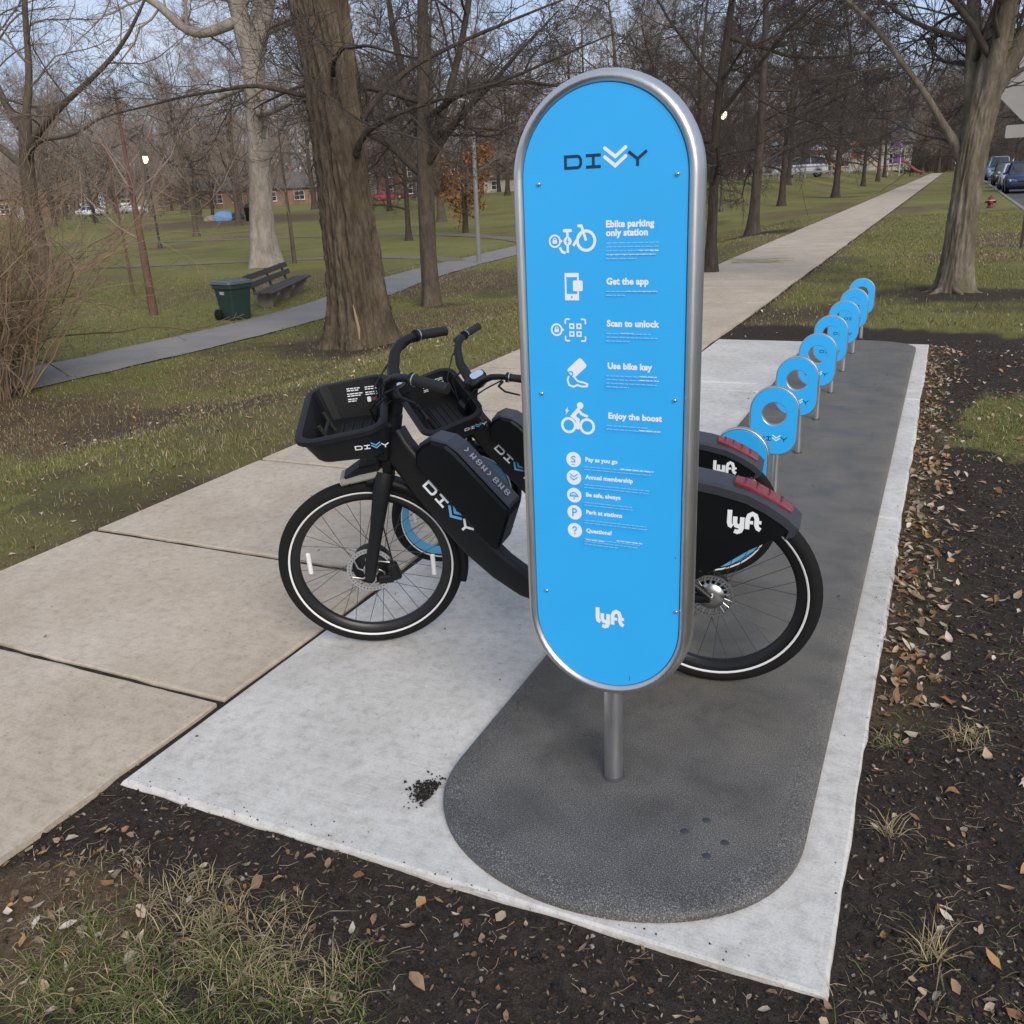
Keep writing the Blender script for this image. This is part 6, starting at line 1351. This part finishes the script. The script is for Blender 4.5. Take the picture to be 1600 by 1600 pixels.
# ------------------------------------------------------------------ far houses and playground
M['brick'] = plain('red-brown brick', (.20, .10, .075), .9, var=.35, scale=3); M['tan_wall'] = plain('tan siding', (.42, .34, .20), .85, var=.12, scale=2); M['pale_brick'] = plain('rosy brick', (.30, .18, .13), .9, var=.3, scale=3)
M['cream'] = plain('cream siding', (.50, .46, .38), .85, var=.1, scale=2); M['shingle'] = plain('grey shingles', (.13, .12, .115), .9, var=.3, scale=4); M['shingle_b'] = plain('brown shingles', (.15, .105, .085), .9, var=.3, scale=4); M['frame_w'] = plain('white joinery', (.66, .66, .64), .6)
def house(label, x, y, rz, w, d, hw, hr, wall, roof, wins, door=None, name='house', chimney=True, z=None):
    t = thing(name, label, 'house', (x, y, float(zt(x, y)) - .2 if z is None else z), (0, 0, rz))
    mb = MB(); mb.box((0, 0, hw / 2), (w, d, hw)); mb.add([(-w / 2, -d / 2, hw), (-w / 2, d / 2, hw), (-w / 2, 0, hw + hr)], [(0, 1, 2)]); mb.add([(w / 2, -d / 2, hw), (w / 2, d / 2, hw), (w / 2, 0, hw + hr)], [(2, 1, 0)]); mb.build('wall', wall, t)
    mb = MB(); o_ = .45
    for s_ in (-1, 1):
        e = -s_ * hr / (d / 2) * o_; A_ = [(-w / 2 - o_, s_ * (d / 2 + o_), hw - hr / (d / 2) * o_), (w / 2 + o_, s_ * (d / 2 + o_), hw - hr / (d / 2) * o_), (w / 2 + o_, 0, hw + hr), (-w / 2 - o_, 0, hw + hr)]; mb.rings([A_, [(a, b, c + .14) for a, b, c in A_]], True, True, False)
    rf = mb.build('roof', roof, t)
    if chimney: MB().box((w * .28, d * .1, hw + hr + .2), (.8, .6, 1.6)).build('chimney', M['brick'], rf)
    for (wx_, wz_, ww, wh_) in wins:
        f_ = MB(); f_.rings([[(wx_ + a * (ww / 2 + .1), -d / 2 - .06, wz_ + b * (wh_ / 2 + .1)) for a, b in ((-1, -1), (1, -1), (1, 1), (-1, 1))], [(wx_ + a * ww / 2, -d / 2 - .06, wz_ + b * wh_ / 2) for a, b in ((-1, -1), (1, -1), (1, 1), (-1, 1))], [(wx_ + a * ww / 2, -d / 2 - .01, wz_ + b * wh_ / 2) for a, b in ((-1, -1), (1, -1), (1, 1), (-1, 1))]], False, False, False); f_.box((wx_, -d / 2 - .045, wz_), (.07, .04, wh_)); f_.box((wx_, -d / 2 - .043, wz_), (ww, .036, .06)); f_.box((wx_, -d / 2 - .1, wz_ - wh_ / 2 - .12), (ww + .35, .2, .08)); fo = f_.build('window', M['frame_w'], t)
        MB().box((wx_, -d / 2 - .01, wz_), (ww, .03, wh_)).build('pane', M['glass'], fo)
    if door: dw = MB(); dw.box((door, -d / 2 - .03, 1.15), (1.0, .08, 2.1), None, .02); dw.box((door, -d / 2 - .5, .1), (1.8, 1.0, .2)); do = dw.build('door', M['frame_w'], t); MB().box((door + .38, -d / 2 - .1, 1.1), (.06, .06, .12)).build('handle', M['trim'], do)
    return t
house('two storey brick house with white windows behind the red car', -87, 150, R(26), 15, 9, 6.2, 3.2, M['brick'], M['shingle'], [(-5, 1.9, 1.3, 1.6), (-1.6, 1.9, 1.3, 1.6), (3.4, 1.9, 1.4, 1.6), (-5, 4.7, 1.2, 1.5), (-1.6, 4.7, 1.2, 1.5), (3.4, 4.7, 1.2, 1.5), (6, 4.7, 1.1, 1.5)], 1.2)
house('cream house with a wide door right of the brick house', -69, 152, R(18), 11, 8, 3.0, 2.6, M['cream'], M['shingle_b'], [(-3.4, 1.7, 1.5, 1.3), (3.3, 1.7, 1.6, 1.3)], .5)
house('long low house with a grey roof far left behind the bundle', -112, 136, R(36), 20, 9, 3.1, 2.4, M['pale_brick'], M['shingle'], [(-7.4, 1.7, 1.6, 1.3), (-4, 1.7, 1.6, 1.3), (1.4, 1.7, 2.2, 1.4), (6.5, 1.7, 1.6, 1.3)], -1.2)
house('tan house with a plain wall left of the long low house', -131, 127, R(42), 12, 8, 3.2, 2.4, M['tan_wall'], M['shingle_b'], [(-3, 1.7, 1.4, 1.3), (3.2, 1.7, 1.4, 1.3)], .4)
house('reddish brick house at the far left behind white cars', -143, 108, R(52), 14, 9, 3.6, 3.6, M['pale_brick'], M['shingle_b'], [(-4, 1.8, 1.6, 1.4), (0, 1.8, 1.2, 1.4), (4.4, 1.8, 1.5, 1.4)], 2.2)
house('pale house behind the playground at the end of the sidewalk', -14, 176, R(8), 13, 9, 4.6, 3.4, M['cream'], M['shingle'], [(-4, 1.8, 1.4, 1.5), (3.6, 1.8, 1.4, 1.5), (-4, 4.0, 1.1, 1.0), (3.6, 4.0, 1.1, 1.0)], 0)
house('low brown house across the road behind the parked cars', 22, 128, R(-40), 16, 9, 3.4, 3.2, M['brick'], M['shingle_b'], [(-5, 1.8, 1.8, 1.4), (5, 1.8, 1.8, 1.4)], 0)

def play_frame(label, x, y, rz, cols, h=3.4):
    t = thing('climbing_frame', label, 'playground', (x, y, float(zt(x, y)) - .1), (0, 0, rz), 'playground climbing frames')
    pc, rc, sc2 = [tag_mat('play ' + str(c), c, rough=.4, var=.06) for c in cols]
    for sx2 in (-1.5, 0, 1.5):
        for s_ in (-.75, .75): MB().tube([(sx2, s_, 0), (sx2, s_, h)], .07, 10).build('post', pc, t)
    MB().box((-.75, 0, 1.25), (1.5, 1.5, .1)).build('deck', rc, t); MB().box((.75, 0, 1.7), (1.5, 1.5, .1)).build('deck', rc, t)
    mb = MB()
    for k in range(6): mb.box((-1.3 + k * .22, -.76, 1.65), (.06, .04, .7))
    mb.box((-.75, -.77, 2.0), (1.5, .05, .08)); mb.build('railing', pc, t)
    mb = MB(); mb.add([(.0, -.9, h - .25), (1.6, -.9, h - .25), (1.6, .9, h - .25), (0, .9, h - .25), (.8, 0, h + .6)], [(0, 1, 4), (1, 2, 4), (2, 3, 4), (3, 0, 4), (3, 2, 1, 0)]); mb.build('canopy', sc2, t)
    mb = MB(); mb.rings([[(1.5 + a, b, z + c) for b, c in ((-.35, .25), (-.3, 0), (.3, 0), (.35, .25), (.3, .22), (.26, .05), (-.26, .05), (-.3, .22))] for a, z in ((0, 1.72), (.6, 1.5), (1.7, .6), (2.4, .25), (2.9, .2))], True, True, True); mb.build('slide', rc, t)
    MB().box((.75, .76, 2.25), (1.3, .06, .95), None, .05).build('panel', sc2, t)
    mb = MB()
    for s_ in (-.35, .35): mb.tube([(-1.5, s_, 1.3), (-2.5, s_, 0)], .035, 6)
    for k in range(4): mb.tube([(-1.7 - k * .22, -.35, 1.04 - k * .28), (-1.7 - k * .22, .35, 1.04 - k * .28)], .025, 6)
    mb.build('ladder', pc, t)
PU, VI, OR_, RE, WH, GR = (.26, .12, .34), (.18, .10, .24), (.50, .17, .07), (.28, .07, .08), (.5, .5, .52), (.25, .30, .28)
play_frame('purple climbing frame behind the white sport utility car', -24.5, 104, R(20), (PU, VI, (.16, .13, .2)), 3.6)
play_frame('violet climbing frame right of the purple one', -19.6, 112, R(-12), (VI, PU, GR), 3.3)
play_frame('orange climbing frame farthest along the sidewalk', -12.8, 133, R(5), (WH, OR_, OR_), 3.6)
play_frame('red and white climbing frame between the violet and orange ones', -16.6, 126, R(40), (RE, OR_, WH), 3.2)
play_frame('tall white framed climbing frame next to the sidewalk end', -8.2, 139, R(-15), (WH, RE, PU), 3.8)
shrub_b = lambda lab, x, y, s_, seed: None
def evergreen(label, x, y, w, h, seed):
    t = thing('evergreen_shrub', label, 'shrub', (x, y, float(zt(x, y)) - .05), (0, 0, 0)); rg = np.random.default_rng(seed); n = 5200; u = nrm(rg.normal(0, 1, (n, 3))); rr3 = (.55 + .45 * rg.uniform(0, 1, n)) * (.8 + .4 * fbm(u[:, 0] * 3 + 9, u[:, 2] * 3 + u[:, 1] * 2 + 9, 3)); p = u * rr3[:, None] * np.array([w, w, h / 2]) + np.array([0, 0, h / 2]); p[:, 2] = np.maximum(p[:, 2], .03)
    a, b = nrm(rg.normal(0, 1, (n, 3))), nrm(rg.normal(0, 1, (n, 3))); s_ = rg.uniform(.05, .13, n)[:, None]; V = np.stack([p - a * s_, p + b * s_ * .6, p + a * s_], 1).reshape(-1, 3); F = np.arange(3 * n).reshape(-1, 3)
    c = np.array([.02, .035, .016]) * rg.uniform(.5, 1.7, (n, 1)); obj('leaves', np_mesh('leaves', V, [F], False, M['leaf'], None, np.repeat(c, 3, 0)), t)
    MB().tube([(0, 0, 0), (.05, 0, h * .6)], [.09, .03], 8).build('trunk', M['bark_dark'], t)
evergreen('dark evergreen shrub at the left of the sidewalk end', -6.0, 148, 2.6, 4.6, 1)
evergreen('dark rounded evergreen on the right across the road', 15, 92, 3.2, 6.5, 2)
evergreen('dark green conifer mass in the wood at the far left', -66, 58, 3.4, 7.5, 6)
# small oak keeping its rusty leaves
def leafy(label, x, y):
    t = thing('leafy_tree', label, 'tree', (x, y, float(zt(x, y)) - .05)); rg = np.random.default_rng(12); P, Rd = polytrunk([(0, 0, 0), (.05, 0, 1.2), (0, .1, 3.4)], [.14, .1, .03], 12)
    L_ = branch_set(rg, P, Rd, [(12, .3, 1, 62, 12, .55, .4, .5, 7, .12, .0, 5, 0), (7, .2, 1, 46, 14, .5, .4, .6, 5, .16, 0, 3, 0)]); obj('trunk', tube_mesh('trunk', [(P, Rd, 10)], M['bark_dark']), t); obj('branches', tube_mesh('branches', L_, M['twig_dark'], False), t)
    Pt = L_[1][0].reshape(-1, 3); Pt = Pt[rg.integers(0, len(Pt), 2600)] + rg.normal(0, .09, (2600, 3)); n = len(Pt); a, b = nrm(rg.normal(0, 1, (n, 3))), nrm(rg.normal(0, 1, (n, 3))); s_ = rg.uniform(.05, .11, n)[:, None]; V = np.stack([Pt - a * s_, Pt + b * s_ * .5, Pt + a * s_, Pt - b * s_ * .5], 1).reshape(-1, 3)
    c = np.array([.30, .15, .06]) * rg.uniform(.5, 1.3, (n, 1)); obj('leaves', np_mesh('leaves', V, [np.arange(4 * n).reshape(-1, 4)], False, M['leaf'], None, np.repeat(c, 4, 0)), t)
leafy('small tree holding rusty brown leaves behind the light pole', -18.9, 35.9)
# low rail fence by the white car, pale posts
for (lab, xx, yy, hh_) in (('short pale post left of the far lawn rail', -14.6, 58.5, 1.9), ('tall pale post among the dark trees right of the sign', -16.0, 56.0, 2.6)):
    t = thing('pale_post', lab, 'post', (xx, yy, float(zt(xx, yy)) - .05)); MB().tube([(0, 0, 0), (0, 0, hh_)], [.15, .13], 12).build('shaft', M['pole'], t); MB().lathe([(.16, hh_), (.17, hh_ + .05), (.05, hh_ + .12), (0, hh_ + .13)], (0, 0, 0), 'z', 12).build('post_cap', M['pole'], t)
t = thing('rail_fence', 'low grey rail fence on the grass in front of the white sport utility car', 'fence', (-11.9, 79, float(zt(-11.9, 79)) - .05), (0, 0, R(14)))
for k in range(4): MB().box((-3.0 + k * 2.0, 0, .5), (.12, .12, 1.0), None, .015).build('post', M['pole'], t)
for z_ in (.45, .85): MB().box((0, -.075, z_), (6.4, .03, .12), None, .008).build('rail', M['pole'], t)
t = thing('street_light', 'white street light arm over the road beyond the parked cars', 'street light', (7.6, 100, -.1), (0, 0, 0))
mb = MB(); mb.tube([(0, 0, 0), (0, 0, 5.2)], [.1, .07], 12); mb.build('pole', M['frame_w'], t); MB().tube([(0, 0, 5.1), (-.8, 0, 5.7), (-2.4, 0, 5.9)], [.06, .05, .05], 10).build('arm', M['frame_w'], t); MB().box((-2.7, 0, 5.86), (.8, .3, .14), None, .04).build('lamp_head', M['frame_w'], t)
